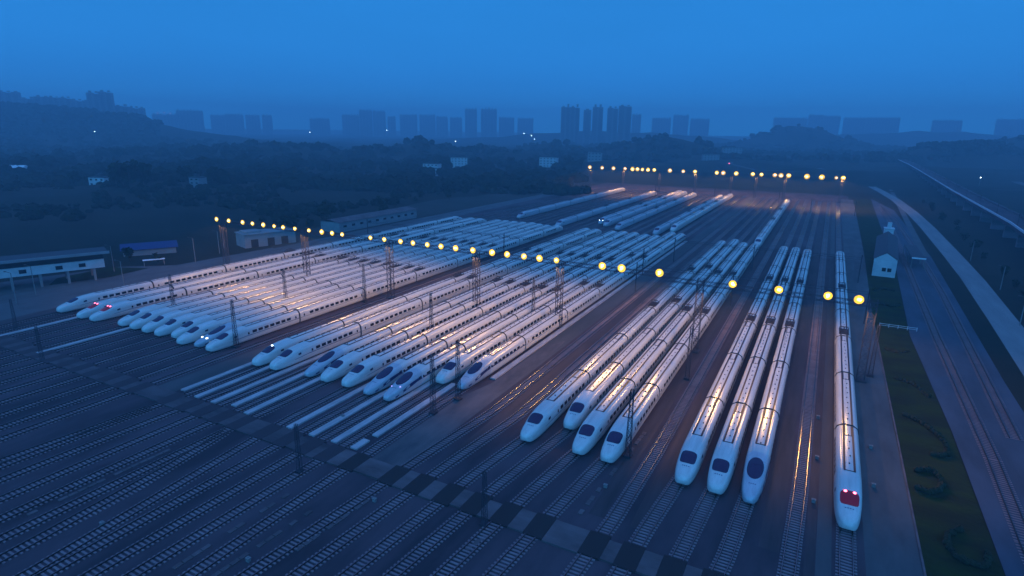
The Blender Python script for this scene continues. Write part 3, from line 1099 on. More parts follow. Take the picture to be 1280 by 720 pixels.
FAR = [(-191, 1), (-179.5, 1), (-169, 1), (-158.5, 1), (-151.8, 0), (-147.5, 0), (-143, 0), (-138.2, 0), (-132.8, 0), (-119.5, 1), (-108.4, 1), (-98.8, 0),
       (-81.4, 0), (-76.4, 1), (-66.4, 0), (-54, 0), (-47.6, 0), (-37.8, 1), (-33.4, 1), (-28, 0), (-15.2, 0), (-5, 0), (4.6, 1), (9.2, 0)]
for i, (x, pale) in enumerate(FAR):
    big = 1.1 if x in (-15.2, -5, 9.2) else .95
    if i == 22:
        big = .62
    floodlight(x, YF, ZL, big, '%s floodlight from the left in the distant row' % ORD[i], 'floodlights of the distant row', bool(pale), back=False)

# ------------------------------------------------------------------ catenary masts and portals
G['cm'] = tower_mesh(11.5, .8, .05, .42).mesh('catenary_mast', M['mast'])
masts = [(-116.2, 84.5, 'slender lattice mast at the right front edge of the block of eight'),
         (-150.4, 92, 'slender lattice mast between the red-lit pair and the block of eight'),
         (-57.4, 79.5, 'left one of two slender masts beside the purple-lit train nose'),
         (-56.6, 86.5, 'right one of two slender masts in front of the set-back pair'),
         (-22.3, 82.5, 'slender lattice mast in front of the rightmost of the four large trains'),
         (-63.8, 54.5, 'slender mast standing in the throat tracks below the middle group'),
         (-33.6, 57.2, 'slender mast beside the level crossing near the bottom centre'),
         (-145, 58.5, 'slender mast by the level crossing near the left edge'),
         (-116, 128, 'slender mast behind the right side of the block of eight'),
         (-130.6, 112, 'slender mast rising from the middle of the block of eight'),
         (-80.8, 112, 'slender mast rising from the middle group of five trains'),
         (-65.4, 137, 'slender mast behind the middle group of five trains'),
         (-173.6, 66, 'slender mast in front of the leftmost train'),
         (-20.6, 118, 'slender mast right of the four large trains'),
         (13.2, 139, 'slender mast right of the lone red-lit train')]
for x, y, lab in masts:
    o = link('catenary_mast', G['cm'], None, (x, y, 0))
    if y < 70:
        o.scale = (.8, .8, .68)
    tag(o, lab, 'mast', 'slender lattice masts among the trains')
def portal(xa, xb, y, xsup, label, z=8.6, wires=None):
    t = empty('overhead_line_portal', ((xa + xb) / 2, y, 0))
    tag(t, label, 'portal', 'overhead line portals across the tracks')
    cx = (xa + xb) / 2
    m = MB()
    for dz in (-.35, .35):
        m.bar((xa - cx, 0, z + dz), (xb - cx, 0, z + dz), .055)
    x = xa
    f = 1
    while x < xb:
        m.bar((x - cx, 0, z - .35 * f), (min(x + 1.5, xb) - cx, 0, z + .35 * f), .035)
        x += 1.5
        f = -f
    m.build('cross_beam', M['mast'], t)
    for x in xsup:
        mm = MB()
        mm.bar((0, 0, 0), (0, 0, z + 1.2), .16, 0, 6)
        mm.build('portal_post', M['mast'], t, (x - cx, 0, 0))
    if wires:
        for tr in TR:
            if xa < tr[2] < xb:
                mm = MB()
                for k in range(int(wires[0]), int(wires[1]), 25):
                    zz = 6.4
                    mm.bar((0, k - y, zz), (0, k + 25 - y, zz), .03)
                    mm.bar((0, k - y, zz + 1.4), (0, k + 12.5 - y, zz + .5), .03)
                    mm.bar((0, k + 12.5 - y, zz + .5), (0, k + 25 - y, zz + 1.4), .03)
                mm.build('contact_wire', M['mast'], t, (tr[2] - cx, 0, 0))
portal(-50, 13.5, 180, (-50, -21, 13.5), 'overhead line portal across the four large trains and the trio', wires=(130, 205))
portal(-50, 13.5, 232, (-50, -21, 13.5), 'overhead line portal behind the first, over the rears of the right-hand trains', wires=(205, 430))
portal(-111.5, -54.8, 205, (-111.5, -54.8), 'overhead line portal over the rears of the middle group', wires=(140, 290))
portal(-182, -111.5, 205, (-182, -111.5), 'overhead line portal over the rears of the block of eight', wires=(140, 290))
portal(-8, 17, 428, (-8, 17), 'far portal over the empty tracks at the right of the yard')
portal(-120, -30, 470, (-120, -75, -30), 'farthest portal over the tails of the back row trains')

# small lineside boxes and posts
G['lbox'] = (lambda m: (m.box(-.35, .35, -.25, .25, 0, .8), m.box(-.42, .42, -.32, .32, .8, .88), m.bar((0, 0, .88), (0, 0, 1.1), .08, 0, 8), m)[-1])(MB()).mesh('signal_box', M['pale_post'])
for x, y, lab in ((3.9, 112, 'small lineside cabinet left of the lone red-lit train, the far one'), (4.1, 96.5, 'small lineside cabinet left of the lone train, beside its first coupling'),
                  (4.0, 83.5, 'small pale lineside cabinet left of the lone train nose'), (-22.6, 72.8, 'small pale lineside cabinet left of the trio in the dark ballast'),
                  (-70.4, 70.5, 'small lineside cabinet standing on a walkway in front of the middle group'), (-49.3, 54.2, 'small cabinet beside the level crossing, bottom centre'),
                  (11.6, 92, 'small lineside cabinet right of the lone train'), (11.8, 104.5, 'small lineside cabinet right of the lone train, the far one'),
                  (-54.5, 38, 'small pale cabinet among the throat tracks at the bottom'), (-76.2, 33.5, 'small pale cabinet among the throat tracks at bottom left')):
    o = link('lineside_cabinet', G['lbox'], None, (x, y, .03))
    o.scale = (.7, .7, .6)
    tag(o, lab, 'cabinet', 'small cabinets beside the tracks')

# ------------------------------------------------------------------ buildings near the yard
def house(x, y, rz, w_, d_, h_, label, cat='building', wall='white_wall', roof='flat', cols=4, rows=3, name='white_house', z=None, group=None):
    z = elev(x, y) if z is None else z
    t = empty(name, (x, y, z), rz)
    tag(t, label, cat, group)
    m = MB()
    m.box(-w_ / 2, w_ / 2, -d_ / 2, d_ / 2, -2, h_)
    m.build('wall', M[wall], t)
    m = MB()
    if roof == 'flat':
        m.box(-w_ / 2 - .3, w_ / 2 + .3, -d_ / 2 - .3, d_ / 2 + .3, h_, h_ + .5)
        m.box(-w_ * .2, w_ * .1, -d_ * .2, d_ * .2, h_ + .5, h_ + 2.6)
    else:
        rh = 2.4
        a, b = w_ / 2 + .4, d_ / 2 + .4
        m.quad((-a, -b, h_), (a, -b, h_), (a, 0, h_ + rh), (-a, 0, h_ + rh))
        m.quad((a, b, h_), (-a, b, h_), (-a, 0, h_ + rh), (a, 0, h_ + rh))
        m.quad((-a, b, h_), (-a, -b, h_), (-a, 0, h_ + rh), (-a, 0, h_ + rh))
        m.quad((a, -b, h_), (a, b, h_), (a, 0, h_ + rh), (a, 0, h_ + rh))
    m.build('roof', M['dark_roof' if roof != 'white' else 'white_sheet'], t)
    m = MB()
    m.box(-.5, .5, -.03, .03, -.6, .6)
    wm = m.mesh('window', M['pane'])
    sx = w_ / cols
    sz = h_ / rows
    for i in range(cols):
        for j in range(rows):
            o = link('window', wm, t, (-w_ / 2 + sx * (i + .5), -d_ / 2 - .02, sz * (j + .55)))
            o.scale = (sx * .42, 1, sz * .30)
    return t
rz0 = R(27)
for (px, D, w_, d_, h_, lab, wl, cols, rows) in (
        (540, 640, 17, 10, 12, 'white four-storey house among dark trees, left one of the two nearest the yard', 'white_wall', 4, 4),
        (573, 740, 20, 10, 12, 'white block with small windows, right one of the two beyond the bank', 'white_wall', 5, 4),
        (683, 820, 24, 10, 13, 'white house with regular windows left of the distant lamp row', 'white_wall', 5, 4),
        (655, 830, 18, 8, 6, 'low pale building beside the white house left of the distant lamps', 'grey_wall', 4, 2),
        (739, 900, 20, 10, 12, 'pale house on the slope above the left end of the distant lamps', 'grey_wall', 4, 3),
        (130, 470, 14, 9, 7, 'small bright white house in the dark fields at the left', 'white_wall', 3, 2),
        (250, 455, 9, 8, 8, 'small bluish house right of the bright white one in the dark fields', 'grey_wall', 2, 3),
        (24, 560, 24, 9, 4, 'low long white-roofed shed near the left edge', 'white_wall', 5, 1),
        (880, 1000, 26, 10, 10, 'pale low block beyond the distant lamps, left of the far road', 'grey_wall', 5, 3),
        (905, 1150, 34, 12, 12, 'second pale block beyond the distant lamps, right of the far road', 'grey_wall', 6, 3)):
    x, y = place(px, D)
    house(x, y, rz0 + R(random.uniform(-20, 20)), w_, d_, h_, lab, wall=wl, cols=cols, rows=rows, roof='white' if D == 560 else 'flat')

# long raised depot building at the left edge
t = empty('depot_building', (-217, 86, 0), R(68))
tag(t, 'long pale depot building on columns with overhanging roof at the left edge', 'building')
MB_ = MB(); MB_.box(-34, 22, -2, 8, 4.2, 6.9); MB_.build('wall', M['white_wall'], t)
MB_ = MB(); MB_.box(-35, 23.5, -3.2, 8, 8.9, 9.25); MB_.build('roof', M['dark_roof'], t)
MB_ = MB(); MB_.box(-35.2, 23.7, -3.5, -2.9, 8.8, 9.6); MB_.build('fascia', M['grey_wall'], t)
MB_ = MB(); MB_.box(-34, 22, -1.2, 7, 6.9, 8.9); MB_.build('clerestory', M['pane'], t)
cm_ = MB(); cm_.box(-.35, .35, -.35, .35, 0, 4.2); cme = cm_.mesh('column', M['pale_post'])
for q in range(-30, 22, 7):
    link('column', cme, t, (q, -1.3, 0))
    link('column', cme, t, (q, 7.0, 0))
wn = MB(); wn.box(-.9, .9, -.04, .04, -.6, .6); wne = wn.mesh('window', M['pane'])
for q in (-26, -17, -8, 1, 10, 16):
    link('window', wne, t, (q, -2.04, 5.6))

t = empty('blue_roof_shed', (-236, 138, 0), R(60))
t.scale = (.9, .8, .75)
tag(t, 'low shed with blue sheet roof behind the depot building', 'shed')
MB_ = MB(); MB_.box(-10, 10, -4, 4, 0, 3.4); MB_.build('wall', M['grey_wall'], t)
MB_ = MB(); MB_.quad((-11, -5, 3.3), (11, -5, 3.3), (11, 5, 5.2), (-11, 5, 5.2)); MB_.quad((-11, 5, 5.1), (11, 5, 5.1), (11, -5, 3.2), (-11, -5, 3.2)); MB_.build('roof', M['blue_roof'], t)
t = empty('parking_canopy', (-214, 126, 0), R(62))
t.scale = (.7, .7, .7)
tag(t, 'small white canopy on posts beside the left service road', 'canopy')
MB_ = MB(); MB_.box(-5, 5, -1.5, 1.5, 3, 3.2); MB_.build('roof', M['white_sheet'], t)
MB_ = MB(); MB_.box(-.1, .1, -.1, .1, 0, 3); cme = MB_.mesh('post', M['pale_post'])
for q in (-4.5, 4.5):
    for s in (-1.3, 1.3):
        link('post', cme, t, (q, s, 0))

# two workshops behind the leftmost train
t = empty('white_workshop', (-214, 176, 0), R(72))
tag(t, 'small white flat-roofed workshop behind the leftmost train', 'building')
MB_ = MB(); MB_.box(-11, 11, -5, 5, 0, 5.4); MB_.build('wall', M['grey_wall'], t)
MB_ = MB(); MB_.box(-11.3, 11.3, -5.3, 5.3, 5.4, 5.8); MB_.box(-10, -3, -3, 3, 5.8, 6.6); MB_.build('roof', M['grey_wall'], t)
MB_ = MB(); MB_.box(-1.5, 1.5, -.04, .04, 0, 3.4); cme = MB_.mesh('door', M['pane'])
for q in (-7, 0, 6):
    link('door', cme, t, (q, -5.04, 0))
t = empty('white_workshop', (-213, 244, 0), R(90))
tag(t, 'long white workshop shed farther along behind the leftmost trains', 'building')
MB_ = MB(); MB_.box(-31, 31, -6, 6, 0, 5.0); MB_.build('wall', M['grey_wall'], t)
MB_ = MB(); MB_.quad((-31.5, -6.6, 5.0), (31.5, -6.6, 5.0), (31.5, 0, 6.2), (-31.5, 0, 6.2)); MB_.quad((31.5, 6.6, 5.0), (-31.5, 6.6, 5.0), (-31.5, 0, 6.2), (31.5, 0, 6.2)); MB_.build('roof', M['slab'], t)
wn = MB(); wn.box(-1.1, 1.1, -.04, .04, -.5, .5); wne = wn.mesh('window', M['pane'])
for q in range(-27, 30, 6):
    link('window', wne, t, (q, -6.04, 2.9))

# hut and stair tower right of the yard
t = empty('crew_hut', (23.9, 276, 0), R(-4))
t.scale = (1.12, 1.0, 1.18)
tag(t, 'white gable-ended hut with dark roof on the verge right of the yard', 'hut')
def gable(m, w_, l_, h_, rh, mi=0):
    for yy, fl in ((-l_ / 2, 0), (l_ / 2, 1)):
        pts = [(-w_ / 2, yy, 0), (w_ / 2, yy, 0), (w_ / 2, yy, h_), (0, yy, h_ + rh), (-w_ / 2, yy, h_)]
        k = len(m.v)
        m.v += pts
        m.f.append(tuple(range(k, k + 5)) if not fl else tuple(reversed(range(k, k + 5))))
        m.m.append(mi)
    for s in (-1, 1):
        q = [(s * w_ / 2, -l_ / 2, 0), (s * w_ / 2, l_ / 2, 0), (s * w_ / 2, l_ / 2, h_), (s * w_ / 2, -l_ / 2, h_)]
        m.quad(*(q if s > 0 else q[::-1]), mi)
MB_ = MB(); gable(MB_, 6.4, 58, 5.4, 2.0); MB_.build('wall', M['white_wall'], t)
MB_ = MB()
for s in (-1, 1):
    MB_.quad((s * 3.5, -28.6, 5.3), (0, -28.6, 7.55), (0, 29.3, 7.55), (s * 3.5, 29.3, 5.3))
MB_.build('roof', M['dark_roof'], t)
MB_ = MB(); MB_.box(-.55, .55, -.04, .04, -.55, .55); wne = MB_.mesh('window', M['pane'])
for q in (-.1, 1.4):
    link('window', wne, t, (q, -29.05, 2.3))
for q in (-20, -8, 4, 16):
    o = link('window', wne, t, (-3.24, q, 2.6)); o.rotation_euler = (0, 0, R(90))
t = empty('stair_tower', (26.8, 313, 0), 0)
t.scale = (.8, .8, .95)
tag(t, 'slim white stair tower standing behind the hut with dark roof', 'tower')
MB_ = MB(); MB_.box(-2.2, 2.2, -3, 3, 0, 9.5); MB_.build('wall', M['white_wall'], t)
MB_ = MB(); MB_.box(-2.5, 2.5, -3.3, 3.3, 9.5, 9.9); MB_.box(-1, 1, -1, 1, 9.9, 12.4); MB_.build('roof', M['white_wall'], t)
MB_ = MB(); MB_.box(-.45, .45, -.04, .04, -.5, .5); wne = MB_.mesh('window', M['pane'])
for q in (2.2, 5, 7.8):
    link('window', wne, t, (0, -3.04, q))
t = empty('side_canopy', (34.5, 286, 0), 0)
tag(t, 'thin open canopy frame on the paving right of the hut', 'canopy')
MB_ = MB(); MB_.box(-2.2, 2.2, -16, 16, 4.0, 4.2); MB_.build('roof', M['dark_roof'], t)
MB_ = MB(); MB_.box(-2.3, 2.3, -16.2, -16.0, 3.8, 4.3); MB_.build('fascia', M['white_sheet'], t)
MB_ = MB(); MB_.box(-.1, .1, -.1, .1, 0, 4); cme = MB_.mesh('post', M['pale_post'])
for q in (-15.5, -5, 5, 15.5):
    for s in (-2, 2):
        link('post', cme, t, (s, q, 0))

# low white rail fence across the verge
t = empty('verge_fence', (21.3, 179.5, 0))
tag(t, 'low white rail fence across the dark grass verge on the right', 'fence')
MB_ = MB()
for z in (.5, .95):
    MB_.bar((-4.2, 0, z), (4.2, 0, z), .05)
MB_.build('rail', M['white_sheet'], t)
MB_ = MB(); MB_.bar((0, 0, 0), (0, 0, 1.1), .06); cme = MB_.mesh('post', M['white_sheet'])
for q in (-4.2, -2.1, 0, 2.1, 4.2):
    link('post', cme, t, (q, 0, 0))
# thin kerb line on the edge of the verge
MB_ = MB(); MB_.box(15.86, 16.1, 30, 190, 0, .16); struct(MB_.build('verge_kerb', M['slab']))

# clipped hedges curving over the verge
def hedge(pts, label):
    m = MB()
    r_ = random.Random(len(label))
    fine = []
    for i in range(len(pts) - 1):
        for k in range(6):
            t = k / 6.0
            p0, p1, p2, p3 = pts[max(i - 1, 0)], pts[i], pts[i + 1], pts[min(i + 2, len(pts) - 1)]
            fine.append(tuple(.5 * (2 * p1[a] + (p2[a] - p0[a]) * t + (2 * p0[a] - 5 * p1[a] + 4 * p2[a] - p3[a]) * t * t + (3 * p1[a] - p0[a] - 3 * p2[a] + p3[a]) * t ** 3) for a in (0, 1)))
    for x, y in fine:
        m.ball((x + r_.uniform(-.1, .1), y + r_.uniform(-.1, .1), .35), r_.uniform(.38, .55), 0, 7, 4, .9, .22, r_)
    tag(m.build('hedge', M['crown']), label, 'hedge', 'clipped hedges on the dark verge')
hedge([(18.0, 121), (20.4, 118.5), (22.6, 113), (22.4, 108), (20.2, 106.5)], 'curving clipped hedge on the verge beside the nose of the far right train')
hedge([(17.6, 100), (19.8, 101), (20.6, 97.5), (18.8, 94), (17.0, 94.5)], 'rounded loop of clipped hedge nearest the paved edge')
hedge([(21.0, 86), (19.2, 83), (19.8, 79.5), (22.4, 79), (23.2, 82.5)], 'hedge loop in the bottom right corner of the verge')
hedge([(18.0, 140), (21, 138), (23, 132)], 'short curved hedge higher up the verge, below the white rail fence')
hedge([(17.4, 160), (19.6, 158.5), (22.4, 161)], 'shallow curved hedge just below the white rail fence')
hedge([(18.6, 205), (21.4, 203), (24, 206)], 'shallow curved hedge between the rail fence and the hut')
hedge([(18.0, 222), (20.4, 226), (24, 224)], 'wavy hedge just in front of the white gable end')

# posts and lamps along the roads
def post(x, y, h, label, group, lit=False, z=None):
    z = elev(x, y) if z is None else z
    t = empty('street_lamp', (x, y, z))
    tag(t, label, 'lamp post', group)
    m = MB(); m.bar((0, 0, 0), (0, 0, h), .16, 0, 6, .10); m.build('pole', M['pale_post'], t)
    m = MB(); m.bar((0, 0, h), (-1.3, -.6, h + .35), .07); m.box(-1.9, -1.1, -.85, -.45, h + .28, h + .42); m.build('lamp_arm', M['housing'], t)
    if lit:
        m = MB(); m.ball((-1.5, -.65, h + .2), .34, 0, 8, 5); m.build('lamp_glass', M['citylamp'], t)
for i, (x, y, lab) in enumerate(((-216, 113, 'unlit lamp post at the right end of the depot building'), (-206.5, 137, 'unlit lamp post by the left service road, near the small white canopy'),
                 (-213, 152, 'unlit lamp post left of the small white workshop'), (-221, 160, 'unlit lamp post behind the small white workshop'),
                 (-204, 84, 'unlit lamp post in front of the depot building'), (-199, 77, 'unlit lamp post nearest the left edge of the photo'),
                 (-189, 101, 'unlit lamp post between the left service road and the leftmost train'), (-231, 168, 'unlit lamp post on the dark slope beyond the workshop'),
                 (55.5, 246, 'unlit lamp post on the outer side of the pale road'), (51.0, 200, 'unlit lamp post by the pale road nearest the right edge'),
                 (55.9, 300, 'unlit lamp post by the pale road, the farther one'))):
    post(x, y, 9 if x < 0 else 8, lab, 'unlit lamp posts beside the yard roads')

# ------------------------------------------------------------------ viaduct on the right
vl = [(72, 180), (80.0, 280), (85.5, 365), (87.0, 440), (89.5, 560), (94, 700), (99, 860), (104, 1042), (106, 1250), (100, 1500)]
t = empty('railway_viaduct', (0, 0, 0))
tag(t, 'long concrete railway viaduct on piers crossing the dark fields at the right', 'viaduct')
d = ribbon('deck', [(x, y, 9.2) for x, y in vl], 11, 0, M['ballast'], 1.6)
d.parent = t
for s in (-5.4, 5.4):
    pl = ribbon('parapet', [(x + s, y, 10.2) for x, y in vl], .35, 0, M['parapet'] if s < 0 else M['concrete'], 1.0)
    pl.parent = t
pm = MB(); pm.box(-1.1, 1.1, -3.6, 3.6, 0, 6.6); pm.box(-1.3, 1.3, -4.6, 4.6, 6.6, 7.6); pme = pm.mesh('pier', M['concrete'])
yy = 190
n_p = 0
while yy < 1400:
    x = interp([(b, a) for a, b in vl], yy)
    o = link('pier', pme, t, (x, yy, 0))
    o.rotation_euler = (0, 0, R(90))
    yy += 32
    n_p += 1
cmm = MB(); cmm.bar((0, 0, 0), (0, 0, 6.5), .14, 0, 5); cmm.bar((0, 0, 6.0), (2.6, 0, 6.0), .07); cme = cmm.mesh('line_post', M['mast'])
yy = 200
while yy < 1200:
    x = interp([(b, a) for a, b in vl], yy)
    link('line_post', cme, t, (x - 4.8, yy, 9.2))
    yy += 50
ribbon('far_side_road', [(150, 260), (165, 420), (176, 600), (190, 900), (190, 1200)], 9, .3, M['leftroad'])['kind'] = 'structure'
xy = [place(1232, 560), place(1250, 556), place(1272, 560)]
ribbon('far_lit_path', [(a, b, elev(a, b)) for a, b in xy], 1.4, .5, M['road'])['kind'] = 'structure'

# ------------------------------------------------------------------ trees
def leaf_crown(rnd, h, r, n=260):
    m = MB()
    blobs = []
    for i in range(9):
        a, q = rnd.uniform(0, 6.28), rnd.uniform(0, r * .62)
        blobs.append((q * math.cos(a), q * math.sin(a), h * rnd.uniform(.42, .88), r * rnd.uniform(.34, .58)))
    for i in range(n):
        bx, by, bz, br = rnd.choice(blobs)
        v = Vector((rnd.gauss(0, 1), rnd.gauss(0, 1), rnd.gauss(0, 1))).normalized() * br * rnd.uniform(.55, 1.05)
        c = Vector((bx, by, bz)) + v
        s = rnd.uniform(.35, .95) * r * .2
        u = Vector((rnd.gauss(0, 1), rnd.gauss(0, 1), rnd.gauss(0, .6))).normalized()
        w_ = u.cross(Vector((rnd.gauss(0, 1), rnd.gauss(0, 1), rnd.gauss(0, 1)))).normalized()
        m.quad(c - u * s - w_ * s, c + u * s - w_ * s * .8, c + u * s * .9 + w_ * s, c - u * s * .8 + w_ * s)
    return m
def tree_trunk(rnd, h):
    m = MB()
    m.bar((0, 0, -1), (0, 0, h * .5), h * .025, 0, 6, h * .014)
    for i in range(5):
        a = rnd.uniform(0, 6.28)
        m.bar((0, 0, h * rnd.uniform(.3, .48)), (math.cos(a) * h * .2, math.sin(a) * h * .2, h * rnd.uniform(.55, .75)), h * .010, 0, 4, h * .004)
    return m
rnd = random.Random(11)
TV = [(leaf_crown(rnd, 9, 4.2).mesh('crown', M['crown']), tree_trunk(rnd, 9).mesh('trunk', M['trunk'])) for _ in range(4)]
def tree(x, y, s, label, group):
    cr_, tr_ = TV[rnd.randrange(4)]
    t = empty('broadleaf_tree', (x, y, elev(x, y) - .1), rnd.uniform(0, 6.28))
    t.scale = (s, s, s)
    tag(t, label, 'tree', group)
    link('crown', cr_, t)
    link('trunk', tr_, t)
spots_t = [(165, 430, 2.2, 'large dark tree between the small white house and the bluish house'), (182, 445, 1.8, 'dark tree right of the large one between the two small houses'),
           (148, 440, 1.7, 'dark tree just left of the large one near the small white house'), (235, 470, 1.5, 'dark tree just left of the small bluish house'),
           (268, 480, 1.5, 'dark tree just right of the small bluish house'), (100, 480, 1.4, 'dark tree left of the small white house'),
           (520, 655, 1.3, 'dark tree left of the left four-storey white house'), (556, 690, 1.4, 'dark tree between the two white houses beyond the bank'),
           (596, 740, 1.5, 'dark tree right of the two white houses beyond the bank'), (636, 800, 1.5, 'dark tree left of the low pale building'),
           (706, 820, 1.6, 'dark tree right of the white house with regular windows'), (722, 830, 1.5, 'dark tree at the left end of the distant lamp row')]
for px, D, s, lab in spots_t:
    x, y = place(px, D)
    tree(x, y, s, lab, 'dark trees around the small houses')
for i in range(26):
    x = -216 - rnd.uniform(0, 30)
    y = 190 + i * 14 + rnd.uniform(-5, 5)
    tree(x - (y - 190) * .12, y, rnd.uniform(.5, 1.0), 'dark bushy tree in the row along the bank left of the yard', 'row of dark trees along the left bank')
for i in range(16):
    tree(58 + rnd.uniform(0, 5) + i * .4, 150 + i * 26 + rnd.uniform(-8, 8), rnd.uniform(.35, .6), 'low dark shrubby tree in the row beside the pale road', 'row of low dark trees along the right road')
for i, (x, y, s) in enumerate(((-226, 112, .5), (-215, 128, .45), (-229, 126, .6))):
    tree(x, y, s, ['low tree at the near side of the blue-roofed shed', 'low tree by the small white canopy', 'low tree behind the depot building end'][i], 'low trees near the depot building')

# woods and scrub that read as one mass
def wood(n, area, label, smin, smax, seed, ok=lambda x, y: True):
    r_ = random.Random(seed)
    m = MB()
    for i in range(n):
        px, D = area(r_)
        x, y = place(px, D)
        if not ok(x, y):
            continue
        z = elev(x, y)
        s = r_.uniform(smin, smax)
        for q in range(3):
            c = (x + r_.uniform(-s, s), y + r_.uniform(-s, s), z + s * r_.uniform(.1, .5))
            m.ball(c, s * r_.uniform(.5, .9), 0, 6, 4, .8, .28, r_)
    return tag(m.build('woodland', M['wood']), label, 'woodland', kind='stuff')
wood(1500, lambda r: (r.uniform(-80, 720), 480 + 900 * r.random() ** 1.3), 'dark woodland and scrub covering the low hills left of the yard', 4, 10, 1)
wood(900, lambda r: (r.uniform(-80, 560), r.uniform(300, 560)), 'dark scrub and bushes on the land left of the bank', 1.6, 4.5, 8,
     ok=lambda x, y: x < -262 - max(0, y - 330) * .12 and math.sin(x * .045) + math.sin(y * .05 + 1) > -0.35)
wood(850, lambda r: (r.uniform(700, 1330), r.uniform(1020, 2050)), 'dark woodland on the hills beyond the distant lamps', 5, 12, 2)
wood(650, lambda r: (r.uniform(-60, 210), r.uniform(1250, 1600)), 'dark woodland on the ridge at the far left', 6, 13, 3)
wood(260, lambda r: (r.uniform(1150, 1270), r.uniform(1040, 1180)), 'dark woodland on the low hill at the far right', 5, 9, 5)

# ------------------------------------------------------------------ skyline
def block(px0, px1, top, D, label, crown=0, roof_lights=False):
    D = min(D * (1.25 if 690 <= px0 < 781 or px0 < 200 else 1.62), 3500)
    x, y = place((px0 + px1) / 2, D)
    wd = (px1 - px0) / 740.0 * D
    z0 = max(elev(x, y) - 8, 0)
    zt = height((px0 + px1) / 2, top, D)
    h = max(zt - z0, 12)
    t = empty('tower_block', (x, y, z0), R(27.696) - math.atan(((px0 + px1) / 2 - 640) / 740.0) * 0.6)
    tag(t, label, 'tower block', 'tower blocks along the hazy skyline')
    dp = max(min(wd * .8, 22), 12)
    m = MB()
    n = max(1, int(wd / 14))
    seg = wd / n
    for i in range(n):
        hh = h - (0 if i % 2 == 0 else random.uniform(0, 3))
        m.box(-wd / 2 + seg * i + (.02 if i else 0), -wd / 2 + seg * (i + 1), -dp / 2 + (1.2 if i % 2 else 0), dp / 2, 0, hh)
    m.build('wall', M['tower_wall'], t)
    m = MB()
    for i in range(max(1, n)):
        cx = -wd / 2 + seg * (i + .5)
        m.box(cx - seg * .2, cx + seg * .2, -3, 3, h, h + random.uniform(2.5, 6 + crown))
    m.build('roof_house', M['tower_wall'], t)
    for i in range(n):
        m = MB()
        cx = -wd / 2 + seg * (i + .5)
        k = 3
        while k < h - 4:
            m.box(cx - seg * .32, cx + seg * .32, -dp / 2 - .25, -dp / 2 + .05, k, k + 1.5)
            k += 3.1
        m.build('window_bay', M['pane'], t)
    if roof_lights:
        for q in (-.25, 0, .25):
            m = MB(); m.ball((wd * q, -dp / 2, h + 7 - abs(q) * 8), 1.5, 0, 8, 5); m.build('roof_light', M['pinklamp'], t)
    return t
SKYL = [(2, 24, 118, 1500, 0), (25, 47, 121, 1520, 0), (50, 66, 128, 1500, 0), (68, 83, 126, 1540, 0), (85, 108, 127, 1500, 0), (111, 129, 130, 1520, 0),
        (131, 144, 122, 1480, 1), (146, 159, 121, 1500, 0), (161, 177, 136, 1540, 0), (179, 195, 138, 1560, 0), (206, 233, 145, 1750, 0), (235, 264, 141, 1800, 0),
        (275, 291, 146, 2300, 0), (293, 313, 145, 2300, 0), (318, 333, 146, 2350, 0), (336, 348, 146, 2350, 0), (395, 417, 150, 2500, 0), (433, 453, 146, 2100, 0),
        (455, 469, 141, 2100, 0), (471, 485, 142, 2120, 0), (487, 497, 148, 2150, 0), (502, 523, 146, 2200, 0), (526, 545, 146, 2200, 0), (547, 560, 148, 2250, 0),
        (562, 577, 149, 2300, 0), (580, 595, 140, 1950, 1), (600, 619, 140, 1950, 1), (622, 640, 149, 2300, 0), (643, 663, 150, 2300, 0),
        (696, 718, 138, 1620, 1), (724, 732, 141, 1650, 0), (733, 746, 138, 1650, 1), (751, 764, 139, 1580, 0), (765, 780, 137, 1600, 0), (782, 792, 146, 1900, 0),
        (807, 828, 150, 2400, 0), (831, 849, 147, 2400, 0), (852, 874, 151, 2450, 0), (952, 990, 150, 2500, 0), (993, 1010, 147, 2450, 0), (1012, 1030, 148, 2450, 0),
        (1036, 1060, 150, 2600, 0), (1064, 1100, 150, 2600, 0), (1145, 1175, 153, 2700, 0), (1222, 1255, 152, 2300, 0), (1258, 1290, 157, 2300, 0)]
for i, (a, b, tp, D, c) in enumerate(SKYL):
    where = 'on the left ridge' if a < 200 else ('at the left of the skyline' if a < 400 else ('left of the three dark towers' if a < 690 else ('in the dark central tower group' if a < 781 else 'in the right part of the skyline')))
    group_i = [k for k, s in enumerate(SKYL) if (s[0] < 200) == (a < 200) and (200 <= s[0] < 400) == (200 <= a < 400) and (400 <= s[0] < 690) == (400 <= a < 690) and (690 <= s[0] < 781) == (690 <= a < 781) and (s[0] >= 781) == (a >= 781)].index(i)
    lab = '%s hazy tower block from the left %s' % (ORD[group_i], where)
    if i == 10:
        lab = 'hazy block with pink lights on its roof, at the left of the skyline'
    block(a + (random.uniform(-1, 1)), b, tp, D, lab, c * 4, i == 10)
# magenta sign on the low building at the right edge
x, y = place(1276, 1290)
t = empty('lit_signboard', (x, y, elev(x, y) + 2), R(10))
tag(t, 'magenta lit signboard on the dark hill at the right edge', 'sign')
MB_ = MB(); MB_.box(-9, 9, -.3, .3, 6, 10); MB_.build('sign_panel', M['neon'], t)
MB_ = MB(); MB_.bar((-6, 0, -6), (-6, 0, 6), .3); MB_.bar((6, 0, -6), (6, 0, 6), .3); MB_.build('sign_frame', M['mast'], t)
